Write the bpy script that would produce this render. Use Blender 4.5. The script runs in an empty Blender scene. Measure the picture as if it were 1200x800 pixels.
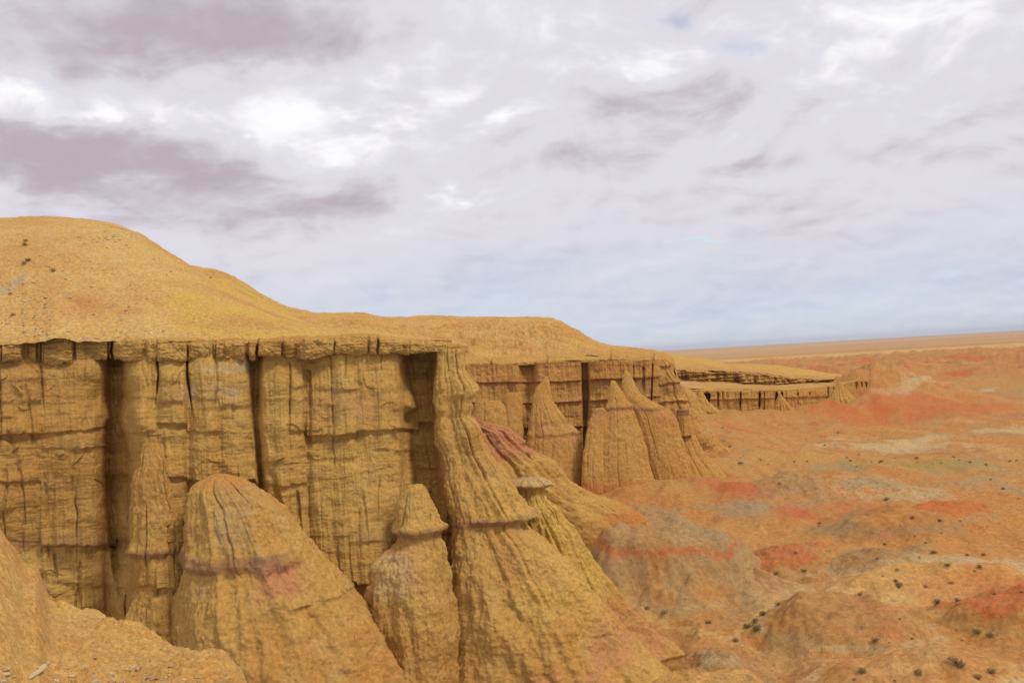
import bpy, math, random
import numpy as np
from mathutils import Vector, Matrix

# ------------------------------------------------------------------ camera, world, sun, exposure
sc = bpy.context.scene
COL = sc.collection
random.seed(7)
RNG = np.random.default_rng(11)
F = 1039.0                       # focal length in photo pixels (1200 wide)
CAMZ = 45.0
ROLL = math.radians(3.25)
PITCH = math.radians(1.10)
_X, _Y, _Z = np.eye(3)
_fw = _Y * math.cos(PITCH) + _Z * math.sin(PITCH)
_up0 = _Z * math.cos(PITCH) - _Y * math.sin(PITCH)
_rt = _X * math.cos(ROLL) - _up0 * math.sin(ROLL)
_up = _X * math.sin(ROLL) + _up0 * math.cos(ROLL)
CAM = np.array([0, 0, CAMZ])

cam_d = bpy.data.cameras.new('camera')
cam_d.sensor_width = 36; cam_d.lens = 36 * F / 1200
cam_d.clip_start = 0.1; cam_d.clip_end = 80000
cam = bpy.data.objects.new('camera', cam_d); COL.objects.link(cam)
M = Matrix.Identity(4)
for i in range(3):
    M[i][0], M[i][1], M[i][2], M[i][3] = _rt[i], _up[i], -_fw[i], CAM[i]
cam.matrix_world = M
sc.camera = cam
sc.view_settings.view_transform = 'Standard'; sc.view_settings.look = 'None'
sc.view_settings.gamma = 1; sc.view_settings.use_curve_mapping = False
sc.view_settings.exposure = 0.54
sc.cycles.max_bounces = 6; sc.cycles.diffuse_bounces = 4
sc.cycles.use_denoising = True

SUN = np.array([0.62, -0.42, 1.0]); SUN /= np.linalg.norm(SUN)
sl = bpy.data.lights.new('sun', 'SUN'); sl.energy = 1.5; sl.angle = math.radians(13); sl.color = (1, .95, .87)
so = bpy.data.objects.new('sun', sl); COL.objects.link(so)
so.rotation_euler = Vector(SUN).to_track_quat('Z', 'Y').to_euler(); so.location = (0, 0, 200)


class NT:
    """small node-building helper"""
    def __init__(s, tree): s.t = tree; s.n = tree.nodes; s.l = tree.links
    def node(s, typ, **kw):
        n = s.n.new(typ)
        for k, v in kw.items(): setattr(n, k, v)
        return n
    def put(s, sock, v):
        if isinstance(v, bpy.types.NodeSocket): s.l.new(v, sock)
        elif isinstance(v, (tuple, list)) and sock.type == 'RGBA' and len(v) == 3: sock.default_value = (*v, 1)
        else: sock.default_value = v
    def math(s, op, a, b=0.0, c=0.0, clamp=False):
        n = s.node('ShaderNodeMath', operation=op, use_clamp=clamp)
        for i, v in enumerate((a, b, c)): s.put(n.inputs[i], v)
        return n.outputs[0]
    def vmath(s, op, a, b=(0, 0, 0)):
        n = s.node('ShaderNodeVectorMath', operation=op)
        s.put(n.inputs[0], a); s.put(n.inputs[1], b)
        return n.outputs['Value'] if op in ('DOT_PRODUCT', 'LENGTH') else n.outputs[0]
    def mix(s, fac, a, b, typ='MIX'):
        n = s.node('ShaderNodeMix', data_type='RGBA', blend_type=typ)
        s.put(n.inputs[0], fac); s.put(n.inputs[6], a); s.put(n.inputs[7], b)
        return n.outputs[2]
    def mapping(s, vec, scale=(1, 1, 1), loc=(0, 0, 0)):
        n = s.node('ShaderNodeMapping'); s.put(n.inputs['Vector'], vec)
        n.inputs['Scale'].default_value = scale; n.inputs['Location'].default_value = loc
        return n.outputs[0]
    def noise(s, vec, scale, detail=4, rough=.55, dist=0.0, out=0):
        n = s.node('ShaderNodeTexNoise'); s.put(n.inputs['Vector'], vec)
        n.inputs['Scale'].default_value = scale; n.inputs['Detail'].default_value = detail
        n.inputs['Roughness'].default_value = rough; n.inputs['Distortion'].default_value = dist
        return n.outputs[out]
    def ramp(s, fac, lo, hi, a=0.0, b=1.0):
        n = s.node('ShaderNodeMapRange', interpolation_type='SMOOTHSTEP')
        s.put(n.inputs[0], fac); n.inputs[1].default_value = lo; n.inputs[2].default_value = hi
        n.inputs[3].default_value = a; n.inputs[4].default_value = b
        return n.outputs[0]


def ray(u, v):
    """world direction of a photo pixel, scaled so that its y (depth) is 1"""
    u = np.asarray(u, float); v = np.asarray(v, float)
    d = ((u - 600) / F)[..., None] * _rt + ((400 - v) / F)[..., None] * _up + _fw
    return d / d[..., 1:2]
def at(u, v, depth):
    return CAM + ray(u, v) * np.asarray(depth, float)[..., None]
def project(P):
    q = np.asarray(P) - CAM
    f = q @ _fw
    return 600 + F * (q @ _rt) / f, 400 - F * (q @ _up) / f


# ---- the sky: Nishita air behind broken cloud
w = bpy.data.worlds.new('World'); sc.world = w; w.use_nodes = True
T = NT(w.node_tree); T.n.clear()
out = T.node('ShaderNodeOutputWorld')
sky = T.node('ShaderNodeTexSky', sky_type='NISHITA'); sky.sun_disc = False
sky.sun_elevation = math.asin(SUN[2]); sky.sun_rotation = math.atan2(SUN[0], SUN[1]); sky.altitude = 1200
bg_air = T.node('ShaderNodeBackground'); T.put(bg_air.inputs[0], sky.outputs[0]); bg_air.inputs[1].default_value = 0.13
tc = T.node('ShaderNodeTexCoord').outputs['Generated']
sep = T.node('ShaderNodeSeparateXYZ'); T.put(sep.inputs[0], tc)
zc = T.math('MAXIMUM', sep.outputs[2], 0.0)
den = T.math('ADD', zc, 0.30)
comb = T.node('ShaderNodeCombineXYZ')
T.put(comb.inputs[0], T.math('DIVIDE', sep.outputs[0], den)); T.put(comb.inputs[1], T.math('DIVIDE', sep.outputs[1], den))
pl = comb.outputs[0]                                   # cloud-layer coordinates
warp = T.vmath('SUBTRACT', T.noise(pl, 1.6, 6, .6, out=1), (.5, .5, .5))
az = T.math('ARCTAN2', sep.outputs[0], sep.outputs[1]); el = T.math('ARCSINE', sep.outputs[2])
wsep = T.node('ShaderNodeSeparateXYZ'); T.put(wsep.inputs[0], warp)
az = T.math('MULTIPLY_ADD', wsep.outputs[0], 0.26, az); el = T.math('MULTIPLY_ADD', wsep.outputs[1], 0.17, el)
def blobs(lst):
    tot = None
    for (u, v, su, sv, amp) in lst:
        d = ray(u, v); d = d / np.linalg.norm(d)
        a0, e0 = math.atan2(d[0], d[1]), math.asin(d[2])
        qa = T.math('MULTIPLY', T.math('SUBTRACT', az, a0), F / su)
        qe = T.math('MULTIPLY', T.math('SUBTRACT', el, e0), F / sv)
        r2 = T.math('ADD', T.math('MULTIPLY', qa, qa), T.math('MULTIPLY', qe, qe))
        g = T.math('MULTIPLY', T.math('EXPONENT', T.math('MULTIPLY', r2, -1.0)), amp)
        tot = g if tot is None else T.math('ADD', tot, g)
    return tot
light = blobs([(200, 35, 210, 62, -.62), (330, 82, 90, 34, -.40), (95, 165, 170, 46, -.62), (250, 200, 190, 36, -.36),
               (420, 215, 80, 30, -.34), (110, 250, 230, 24, -.32), (770, 104, 110, 24, -.44), (690, 172, 70, 24, -.36),
               (835, 186, 36, 11, -.20), (1000, 250, 220, 44, -.16), (870, 190, 120, 30, -.20), (1060, 120, 120, 34, -.14), (620, 255, 120, 22, -.14),
               (270, 112, 150, 26, .46), (40, 98, 80, 26, .55), (350, 150, 80, 46, .42), (475, 208, 46, 22, .50), (130, 130, 90, 10, .35),
               (540, 232, 60, 14, .24), (752, 72, 40, 20, .42), (640, 60, 200, 80, .12), (1060, 50, 160, 50, .16),
               (480, 70, 120, 60, .10), (60, 228, 80, 12, .26), (470, 270, 110, 12, .14)])
calm = T.ramp(el, .0, .26, .30, 1.0)                # the cloud deck smooths out towards the horizon
def cloud_field(off):
    p1 = T.vmath('ADD', pl, off)
    a = T.noise(p1, 2.3, 9, .55, .2)
    b = T.noise(T.vmath('ADD', p1, (3.1, 1.7, .4)), 5.5, 6, .55, .6)
    puff = T.math('SUBTRACT', .16, T.math('ABSOLUTE', T.math('SUBTRACT', b, .5)))
    f = T.math('ADD', T.math('MULTIPLY_ADD', a, 1.15, -.575), T.math('MULTIPLY', puff, .75))
    return T.math('MULTIPLY_ADD', f, calm, .55)
n1 = cloud_field((0, 0, 0)); n2 = cloud_field((.035, .05, 0))
relief = T.math('MULTIPLY', T.math('SUBTRACT', n1, n2), 1.4)      # sunward rims of the cloud lumps are brighter
val = T.math('ADD', T.math('ADD', n1, relief), T.math('MULTIPLY', light, T.math('MULTIPLY_ADD', n1, 1.3, .45)))
lo = T.ramp(val, -.30, .60); hi = T.ramp(val, .66, 1.34)
ccol = T.mix(lo, (.47, .405, .455), (.705, .685, .75))
ccol = T.mix(hi, ccol, (.95, .94, .955))
low = T.ramp(el, .015, .15)
ccol = T.mix(low, T.mix(T.ramp(val, .2, .9), (.455, .535, .70), (.675, .705, .79)), ccol)
bg_cl = T.node('ShaderNodeBackground'); T.put(bg_cl.inputs[0], ccol); bg_cl.inputs[1].default_value = .725
gap = blobs([(777, 8, 22, 16, .36), (800, 291, 60, 5, .36), (712, 276, 24, 4, .30), (1052, 90, 18, 10, .28), (850, 42, 46, 16, .34),
             (780, 325, 60, 8, .2), (1100, 338, 200, 22, .16)])
cov = T.math('SUBTRACT', T.math('MULTIPLY_ADD', T.noise(pl, 3.4, 9, .62), .9, .62), gap)
hz = T.ramp(el, -.01, .075, .86, 1.0)
cov = T.math('MULTIPLY', T.ramp(cov, .45, .90, .30, 1.0), hz)
ms = T.node('ShaderNodeMixShader'); T.put(ms.inputs[0], cov)
T.put(ms.inputs[1], bg_air.outputs[0]); T.put(ms.inputs[2], bg_cl.outputs[0])
T.put(out.inputs[0], ms.outputs[0])


# ------------------------------------------------------------------ helpers: noise, meshes, tags
_perm = np.random.default_rng(3).permutation(256); _perm = np.concatenate([_perm, _perm, _perm])
_grad = np.array([[1,1,0],[-1,1,0],[1,-1,0],[-1,-1,0],[1,0,1],[-1,0,1],[1,0,-1],[-1,0,-1],[0,1,1],[0,-1,1],[0,1,-1],[0,-1,-1],
                  [1,1,0],[-1,1,0],[0,-1,1],[0,-1,-1]], np.float32)
_g2 = np.array([[math.cos(a), math.sin(a)] for a in np.arange(16) * math.pi / 8], np.float32)
def _fr(x):
    f = np.floor(x); return (f.astype(np.int32) & 255), (x - f).astype(np.float32)
def _fade(t): return t * t * t * (t * (t * 6 - 15) + 10)
def pn(x, y, z=0.0):
    if np.ndim(z) == 0:                       # planar noise, z only picks the pattern
        x, y = np.broadcast_arrays(np.asarray(x, float) + z * 37.13, np.asarray(y, float) + z * 11.71)
        xi, xf = _fr(x); yi, yf = _fr(y); fx, fy = _fade(xf), _fade(yf); r = 0
        for dx in (0, 1):
            hx = _perm[xi + dx]
            for dy in (0, 1):
                g = _g2[_perm[hx + yi + dy] & 15]
                r = r + (fx if dx else 1 - fx) * (fy if dy else 1 - fy) * (g[..., 0] * (xf - dx) + g[..., 1] * (yf - dy))
        return r
    x, y, z = np.broadcast_arrays(np.asarray(x, float), np.asarray(y, float), np.asarray(z, float))
    xi, xf = _fr(x); yi, yf = _fr(y); zi, zf = _fr(z)
    fx, fy, fz = _fade(xf), _fade(yf), _fade(zf); r = 0
    for dx in (0, 1):
        hx = _perm[xi + dx]
        for dy in (0, 1):
            hy = _perm[hx + yi + dy]; wxy = (fx if dx else 1 - fx) * (fy if dy else 1 - fy)
            for dz in (0, 1):
                g = _grad[_perm[hy + zi + dz] & 15]
                r = r + wxy * (fz if dz else 1 - fz) * (g[..., 0] * (xf - dx) + g[..., 1] * (yf - dy) + g[..., 2] * (zf - dz))
    return r
def fbm(x, y, z=0.0, o=4, gain=.5, ridged=False):
    a, s, t = 1.0, 0.0, 0.0
    for i in range(o):
        n = pn(x * 2**i + 17.3 * i, y * 2**i + 5.1 * i, z * 2**i + 9.7 * i)
        s = s + a * ((1 - 2.2 * np.abs(n)) if ridged else n); t += a; a *= gain
    return s / t
def ss(x, a=0.0, b=1.0):
    t = np.clip((x - a) / (b - a), 0, 1); return t * t * (3 - 2 * t)
def curve(x, pts):
    p = np.array(pts, float); return np.interp(x, p[:, 0], p[:, 1])
def scurve(x, pts, r=6):
    """interpolated curve with rounded corners"""
    return sum(curve(x + k, pts) for k in (-r, -r / 2, 0, r / 2, r)) / 5

def grid_mesh(name, P, mat, tint=None, closed=False, parent=None, flip=False):
    n, m = P.shape[:2]
    idx = np.arange(n * m).reshape(n, m)
    if closed:
        a, b = idx[:-1], np.roll(idx, -1, 1)[:-1]; c, d = np.roll(idx, -1, 1)[1:], idx[1:]
    else:
        a, b, c, d = idx[:-1, :-1], idx[:-1, 1:], idx[1:, 1:], idx[1:, :-1]
    q = np.stack([a, b, c, d], -1).reshape(-1, 4)
    if flip: q = q[:, ::-1]
    return raw_mesh(name, P.reshape(-1, 3), q, mat, None if tint is None else tint.reshape(-1, 4), parent)
def raw_mesh(name, V, Q, mat, tint=None, parent=None, smooth=True, link=True):
    me = bpy.data.meshes.new(name)
    k = Q.shape[1]
    me.vertices.add(len(V)); me.vertices.foreach_set('co', np.ascontiguousarray(V, np.float32).ravel())
    me.loops.add(Q.size); me.loops.foreach_set('vertex_index', np.ascontiguousarray(Q, np.int32).ravel())
    me.polygons.add(len(Q))
    me.polygons.foreach_set('loop_start', np.arange(0, Q.size, k, dtype=np.int32))
    me.polygons.foreach_set('loop_total', np.full(len(Q), k, np.int32))
    me.update(calc_edges=True)
    me.polygons.foreach_set('use_smooth', np.full(len(Q), smooth, bool))
    if tint is not None:
        at_ = me.color_attributes.new('tint', 'FLOAT_COLOR', 'POINT')
        at_.data.foreach_set('color', np.ascontiguousarray(tint, np.float32).ravel())
    me.materials.append(mat)
    if not link: return me
    o = bpy.data.objects.new(name, me); COL.objects.link(o)
    if parent is not None: o.parent = parent; o.matrix_parent_inverse = parent.matrix_world.inverted()
    return o
def tag(o, label=None, cat=None, group=None, kind=None):
    for k, v in (('label', label), ('category', cat), ('group', group), ('kind', kind)):
        if v: o[k] = v
    return o
def empty(name, loc, label, cat, group=None):
    o = bpy.data.objects.new(name, None); COL.objects.link(o); o.location = [float(c) for c in loc]
    o.empty_display_size = 1
    bpy.context.view_layer.update()
    return tag(o, label, cat, group)
def blend(t, col, a):
    """lay a mineral colour or painted shade over the tint attribute with weight a"""
    a = np.clip(a, 0, 1)[..., None]; ta = t[..., 3:4]
    na = a + ta * (1 - a)
    rgb = (np.array(col) * a + t[..., :3] * ta * (1 - a)) / np.maximum(na, 1e-5)
    return np.concatenate([rgb, na], -1)

PURPLE = (.25, .125, .062); PINK = (.44, .19, .082); RED = (.43, .115, .036); ORANGE = (.43, .19, .048)
GREY = (.30, .205, .095); PALE = (.45, .31, .145); YELLOW = (.50, .31, .07); BROWN = (.31, .145, .046); OLIVE = (.30, .195, .055)


# ------------------------------------------------------------------ materials
def rock_material(name, base, warm, light_, strat=1.0, streak=1.0, grain=1.0, bump=1.0, gravel=0.0, scale=1.0, peb=((.50, .41, .27), (.20, .12, .055))):
    m = bpy.data.materials.new(name); m.use_nodes = True
    T = NT(m.node_tree); T.n.clear()
    o = T.node('ShaderNodeOutputMaterial'); b = T.node('ShaderNodeBsdfPrincipled')
    b.inputs['Roughness'].default_value = .95; b.inputs['Specular IOR Level'].default_value = .12
    p = T.node('ShaderNodeNewGeometry').outputs['Position']
    ps = T.mapping(p, (scale,) * 3)
    big = T.noise(ps, .07, 5, .6, .3); mid = T.noise(ps, .45, 5, .6)
    lam = T.noise(T.mapping(ps, (.05, .05, 1.1)), 1.0, 6, .65, .15)
    lam2 = T.noise(T.mapping(ps, (.10, .10, 4.5)), 1.0, 3, .6)
    stk = T.noise(T.mapping(ps, (1.1, 1.1, .07)), 1.0, 5, .62, .2)
    fine = T.noise(ps, 2.6, 6, .66); fin2 = T.noise(ps, 11.0, 4, .65)
    c = T.mix(T.ramp(big, .36, .64), base, warm)
    c = T.mix(T.math('MULTIPLY', T.ramp(mid, .45, .75), .55), c, light_)
    dark = tuple(x * .55 for x in warm)
    c = T.mix(T.math('MULTIPLY', T.ramp(lam, .50, .72), .50 * strat), c, dark)
    c = T.mix(T.math('MULTIPLY', T.ramp(lam2, .52, .75), .30 * strat), c, light_)
    at_ = T.node('ShaderNodeAttribute', attribute_name='tint')
    edge = T.math('MULTIPLY_ADD', T.math('SUBTRACT', mid, .5), 1.0, at_.outputs['Alpha'])
    edge = T.math('MULTIPLY_ADD', T.math('SUBTRACT', fine, .5), .7, edge)
    fac = T.math('MULTIPLY', T.ramp(edge, .12, .88), T.ramp(at_.outputs['Alpha'], 0, .12))
    c = T.mix(fac, c, at_.outputs['Color'])
    c = T.mix(T.math('MULTIPLY', T.ramp(stk, .54, .74), .42 * streak), c, (.20, .135, .062))
    c = T.mix(T.math('MULTIPLY', T.ramp(stk, .46, .30), .25 * streak), c, light_)
    g = T.math('MULTIPLY_ADD', T.math('SUBTRACT', fine, .5), 1.3 * grain, 1.0)
    g = T.math('MULTIPLY_ADD', T.math('SUBTRACT', fin2, .5), 1.1 * grain, g)
    cg = T.node('ShaderNodeCombineColor')
    for k in range(3): T.put(cg.inputs[k], g)
    c = T.mix(1.0, c, cg.outputs[0], 'MULTIPLY')
    h = T.math('ADD', T.math('MULTIPLY', fine, .55), T.math('MULTIPLY', fin2, .22))
    h = T.math('ADD', h, T.math('MULTIPLY', stk, .35 * streak))
    h = T.math('ADD', h, T.math('MULTIPLY', lam2, .18 * strat))
    if gravel:
        vo = T.node('ShaderNodeTexVoronoi'); T.put(vo.inputs['Vector'], ps); vo.inputs['Scale'].default_value = 2.3
        vs = T.node('ShaderNodeSeparateColor'); T.put(vs.inputs[0], vo.outputs['Color'])
        pick = T.math('MULTIPLY', T.ramp(vs.outputs[0], .72, .8), T.ramp(vo.outputs['Distance'], .34, .22))
        pick = T.math('MULTIPLY', pick, T.ramp(T.noise(ps, .12, 4, .6), .44, .60))
        pale = T.mix(vs.outputs[1], *peb)
        c = T.mix(T.math('MULTIPLY', pick, gravel), c, pale)
        h = T.math('ADD', h, T.math('MULTIPLY', pick, .35))
    bp = T.node('ShaderNodeBump'); bp.inputs['Strength'].default_value = .75; bp.inputs['Distance'].default_value = .38 * bump
    T.put(bp.inputs['Height'], h)
    T.put(b.inputs['Base Color'], c); T.put(b.inputs['Normal'], bp.outputs[0]); T.put(o.inputs[0], b.outputs[0])
    return m

M_CLIFF = rock_material('sandstone_cliff', (.470, .270, .068), (.405, .202, .048), (.500, .318, .100), strat=.75, streak=.8, bump=1.0, grain=.9)
M_SPUR = rock_material('clay_spur', (.475, .275, .070), (.430, .215, .053), (.500, .318, .108), strat=.3, streak=.55, grain=.95, bump=.9)
M_CAP = rock_material('caprock', (.460, .258, .066), (.395, .190, .046), (.490, .308, .104), strat=.5, streak=.1, grain=1.15, bump=1.0)
M_HILL = rock_material('hill_soil', (.510, .315, .100), (.470, .255, .075), (.530, .355, .142), strat=.12, streak=.0, grain=1.25, bump=.8, gravel=1.0)
M_FAR = rock_material('far_sandstone', (.455, .248, .066), (.415, .200, .052), (.485, .295, .10), strat=.35, streak=.5, grain=1.0, bump=1.2, scale=.55)
M_FIN = rock_material('far_clay', (.465, .255, .068), (.435, .222, .056), (.49, .295, .098), strat=.35, streak=.25, grain=1.0, bump=1.0, scale=.6)
M_VALLEY = rock_material('valley_soil', (.400, .205, .060), (.405, .172, .047), (.440, .255, .088), strat=.0, streak=.0, grain=.95, bump=1.0, scale=.5, gravel=.5, peb=((.20, .145, .055), (.24, .12, .045)))
M_HILLROCK = rock_material('rocky_hill', (.51, .30, .092), (.46, .235, .066), (.54, .345, .13), strat=.55, streak=.0, grain=1.3, bump=1.6, gravel=.5, scale=.7)
M_FORE = rock_material('near_soil', (.455, .262, .078), (.425, .22, .060), (.50, .325, .125), strat=.15, streak=.0, grain=1.2, bump=.10, gravel=.9, scale=5.0)


# ------------------------------------------------------------------ valley floor
CLIFF_LINE = np.array([(-60, 108), (0, 106), (6, 130), (-8, 170), (-12, 236), (40, 236), (62, 262), (76, 400), (84, 432), (140, 436), (176, 440), (230, 560), (240, 640)], float)
def dist_poly(x, y, L):
    best = np.full(np.shape(x), 1e9)
    for (x0, y0), (x1, y1) in zip(L[:-1], L[1:]):
        dx, dy = x1 - x0, y1 - y0
        t = np.clip(((x - x0) * dx + (y - y0) * dy) / (dx * dx + dy * dy), 0, 1)
        best = np.minimum(best, np.hypot(x - x0 - t * dx, y - y0 - t * dy))
    return best
def terrain(x, y):
    d = dist_poly(x, y, CLIFF_LINE)
    apron = (11.0 * ss(y, 135, 205)) * np.exp(-(d / 38.0) ** 1.25) + 9.5 * np.exp(-((x - 203) / 44) ** 2 - ((y - 488) / 46) ** 2) * (1 + .9 * fbm(x / 20, y / 24, 12.5, 4, .55, True))
    far = ss(y, 250, 2200)
    n = fbm(x / 50, y / 48, 1.3, 5, .5, True)
    n2 = fbm(x / 150, y / 110, 7.7, 4)
    h = (1.0 + 4.2 * np.maximum(n, -.25) + 1.6 * fbm(x / 26, y / 30, 6.6, 5, .55, True) * (1 - far)) * (1 - .3 * far) + 4.0 * n2
    rid = np.maximum(fbm(x / 120, y / 260, 4.2, 5, .52, True) - .05, 0)
    h = h + 20 * rid * ss(y, 520, 850) * (1 - ss(y, 1500, 2600))
    gull = fbm(x / 13, y / 16, 2.1, 6, .55, True)
    h = h + .95 * gull * (1 - ss(y, 300, 900)) + apron * (1 + .18 * fbm(x / 14, y / 14, .7, 3))
    h = h - 5.0 * (1 - ss(y, 112, 150)) * (1 - ss(x, 20, 50))
    h = h * (1 - .85 * ss(y, 2200, 5000)) + 14 * ss(y, 4000, 14000) * fbm(x / 5000, y / 7000, 3.3, 3)
    return h
def on_ground(u, v, lift=0.0):
    d = 45 * F / max(v - (420 - (u - 600) * .057), 3)
    for _ in range(25):
        P = at(u, v, d)
        z = float(terrain(P[0], P[1]))
        d2 = (CAMZ - z) / max(-ray(u, v)[2], 1e-4)
        d = .6 * d + .4 * d2
    P = at(u, v, d); P[2] = float(terrain(P[0], P[1])) + lift
    return P

def soil_tint(x, y, z):
    """mineral patches of the badland floor: red, orange, grey-green and pale beds"""
    t = np.zeros(np.shape(x) + (4,))
    wx = x + 14 * fbm(x / 40, y / 60, 5.5, 4); wy = y + 22 * fbm(x / 50, y / 60, 8.5, 4)
    far = ss(y, 260, 700)
    red = fbm(wx / (34 + 70 * 1), wy / 120, 1.9, 5, .55)
    t = blend(t, ORANGE, ss(red, -.0, .35) * .5)
    t = blend(t, BROWN, ss(fbm(wx / 60, wy / 80, 21.0, 5, .6), .0, .35) * .55)
    t = blend(t, (.47, .26, .09), ss(fbm(wx / 30, wy / 50, 71.0, 6, .6), .0, .3) * .55)
    t = blend(t, RED, ss(fbm(wx / 30, wy / 45, 31.0, 6, .6), .10, .38) * .75)
    t = blend(t, GREY, ss(fbm(wx / 26, wy / 40, 41.0, 6, .6), .08, .36) * .6)
    t = blend(t, PALE, ss(fbm(wx / 36, wy / 60, 51.0, 6, .6), .16, .36) * .6)
    # thin beds that outcrop along the contours of the relief
    zz = z + 1.5 * fbm(x / 18, y / 22, 81.0, 5, .6) + x * .012
    nb = fbm(x / 70, y / 90, 91.0, 4)
    for z0, wd, c_, a_, k_ in [(1.2, .5, GREY, .75, .3), (3.4, .45, RED, .8, -.2), (5.2, .5, PALE, .65, .2), (-.6, .5, RED, .6, .5), (7.2, .6, ORANGE, .8, -.4), (-2.2, .6, (.47, .27, .10), .7, 0), (9.5, .6, GREY, .6, .1), (2.3, .3, BROWN, .7, .1)]:
        t = blend(t, c_, a_ * np.exp(-((zz - z0) / wd) ** 2) * ss(nb * 2.2 + k_, -.35, .35))
    # broad bands out on the plain
    band = ss(y, 640, 760) * (1 - ss(y, 1050, 1500))
    t = blend(t, RED, band * ss(fbm(wx / 60, wy / 45, 61.0, 4), -.05, .2) * .7)
    band = ss(y, 1500, 1900) * (1 - ss(y, 2500, 3200))
    t = blend(t, (.50, .31, .11), band * .9)
    band = ss(y, 3000, 3600)
    t = blend(t, (.45, .26, .115), band * (.55 + .5 * fbm(x / 900, y / 1600, 2.2, 4)))
    t = blend(t, (.46, .30, .12), ss(y, 5000, 8000) * ss(fbm(x / 3000, y / 2500, 12.2, 4), -.1, .2) * .7)
    return t

PATCH = []     # (u, v, half width m, half depth m, colour, weight) of named soil patches
for (u, v, rx, ry, c, a) in [(915, 650, 9, 4, RED, .9), (1050, 600, 9, 8, RED, .8), (1110, 592, 9, 7, RED, .8), (1035, 596, 3, 4, ORANGE, .9),
        (1040, 650, 9, 4, GREY, .8), (980, 625, 7, 8, GREY, .9), (1180, 700, 9, 6, RED, .95), (1140, 690, 9, 4, RED, .7), (1010, 735, 6, 5, GREY, .6),
        (960, 730, 6, 6, BROWN, .6), (830, 680, 7, 8, GREY, .8), (1050, 524, 26, 12, PALE, .9), (1170, 503, 26, 10, PALE, .8), (980, 552, 12, 9, GREY, .8),
        (880, 590, 7, 8, GREY, .8), (870, 568, 10, 8, RED, .8), (1100, 660, 14, 4, PALE, .7), (1140, 655, 8, 3, PALE, .7), (930, 600, 6, 6, RED, .7), (1170, 585, 14, 9, ORANGE, .8),
        (1000, 700, 14, 4, (.50, .30, .10), .6), (920, 780, 7, 3, (.46, .25, .09), .7), (1150, 770, 12, 4, ORANGE, .7), (1090, 545, 30, 8, OLIVE, .5), (1000, 490, 20, 25, RED, .4),
        (1100, 470, 60, 30, RED, .7), (1180, 470, 40, 30, ORANGE, .7), (870, 505, 12, 14, RED, .7), (1030, 500, 20, 12, ORANGE, .8)]:
    PATCH.append((on_ground(u, v), rx, ry, c, a))
STROKES = []
for pts, wd, c, a in [([(728, 716), (760, 724), (800, 736), (850, 750), (870, 736), (905, 702), (940, 692)], .9, (.47, .27, .085), .8), ([(850, 750), (900, 768), (960, 776), (1010, 772)], 1.0, (.45, .27, .10), .7),
        ([(880, 655), (905, 672), (930, 688), (960, 694)], .9, (.46, .27, .09), .7), ([(905, 560), (1000, 548), (1100, 543), (1200, 540)], 1.6, OLIVE, .7), ([(1100, 730), (1130, 748), (1200, 752)], .8, OLIVE, .6), ([(1000, 640), (1060, 668), (1130, 660)], 1.0, (.45, .26, .09), .6),
        ([(1130, 670), (1150, 690), (1200, 684)], 1.2, RED, .8), ([(960, 470), (1050, 463), (1130, 464), (1165, 455)], 5, PALE, .7), ([(980, 515), (1060, 520), (1100, 512)], 4, PALE, .6)]:
    STROKES.append((np.array([on_ground(u, v)[:2] for u, v in pts]), wd, c, a))
def patch_tint(t, x, y):
    for L, wd, c, a in STROKES:
        if x.max() < L[:, 0].min() - 9 or x.min() > L[:, 0].max() + 9: continue
        d = dist_poly(x + 1.5 * fbm(x / 5, y / 5, 1.1, 4), y + 1.5 * fbm(x / 5, y / 5, 2.1, 4), L)
        t = blend(t, c, a * np.exp(-(d / wd) ** 2))
    wob = 1 + 1.9 * fbm(x / 9, y / 12, 3.3, 6, .62)
    for P, rx, ry, c, a in PATCH:
        r = np.hypot((x - P[0]) / rx, (y - P[1]) / ry) * wob
        if np.min(r) > 1.3: continue
        t = blend(t, c, .8 * a * (1 - ss(r, .35, 1.2)))
    return t

cols = np.concatenate([np.linspace(-3200, -160, 60)[:-1], np.linspace(-160, 440, 90)[:-1], np.linspace(440, 1290, 900), np.linspace(1290, 4200, 70)[1:]])
rows = np.concatenate([1 / np.linspace(1 / 62., 1 / 105., 40)[:-1], 1 / np.linspace(1 / 105., 1 / 1600., 560), np.geomspace(1600, 60000, 110)[1:]])
X = (cols[None, :] - 600) / F * rows[:, None]; Y = np.broadcast_to(rows[:, None], X.shape)
Zt = terrain(X, Y)
tt = patch_tint(soil_tint(X, Y, Zt), X, Y)
vf = grid_mesh('valley_floor', np.stack([X, Y, Zt], -1), M_VALLEY, tt)
tag(vf, 'orange and red badland floor spreading to the horizon', 'ground', kind='structure')

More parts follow.
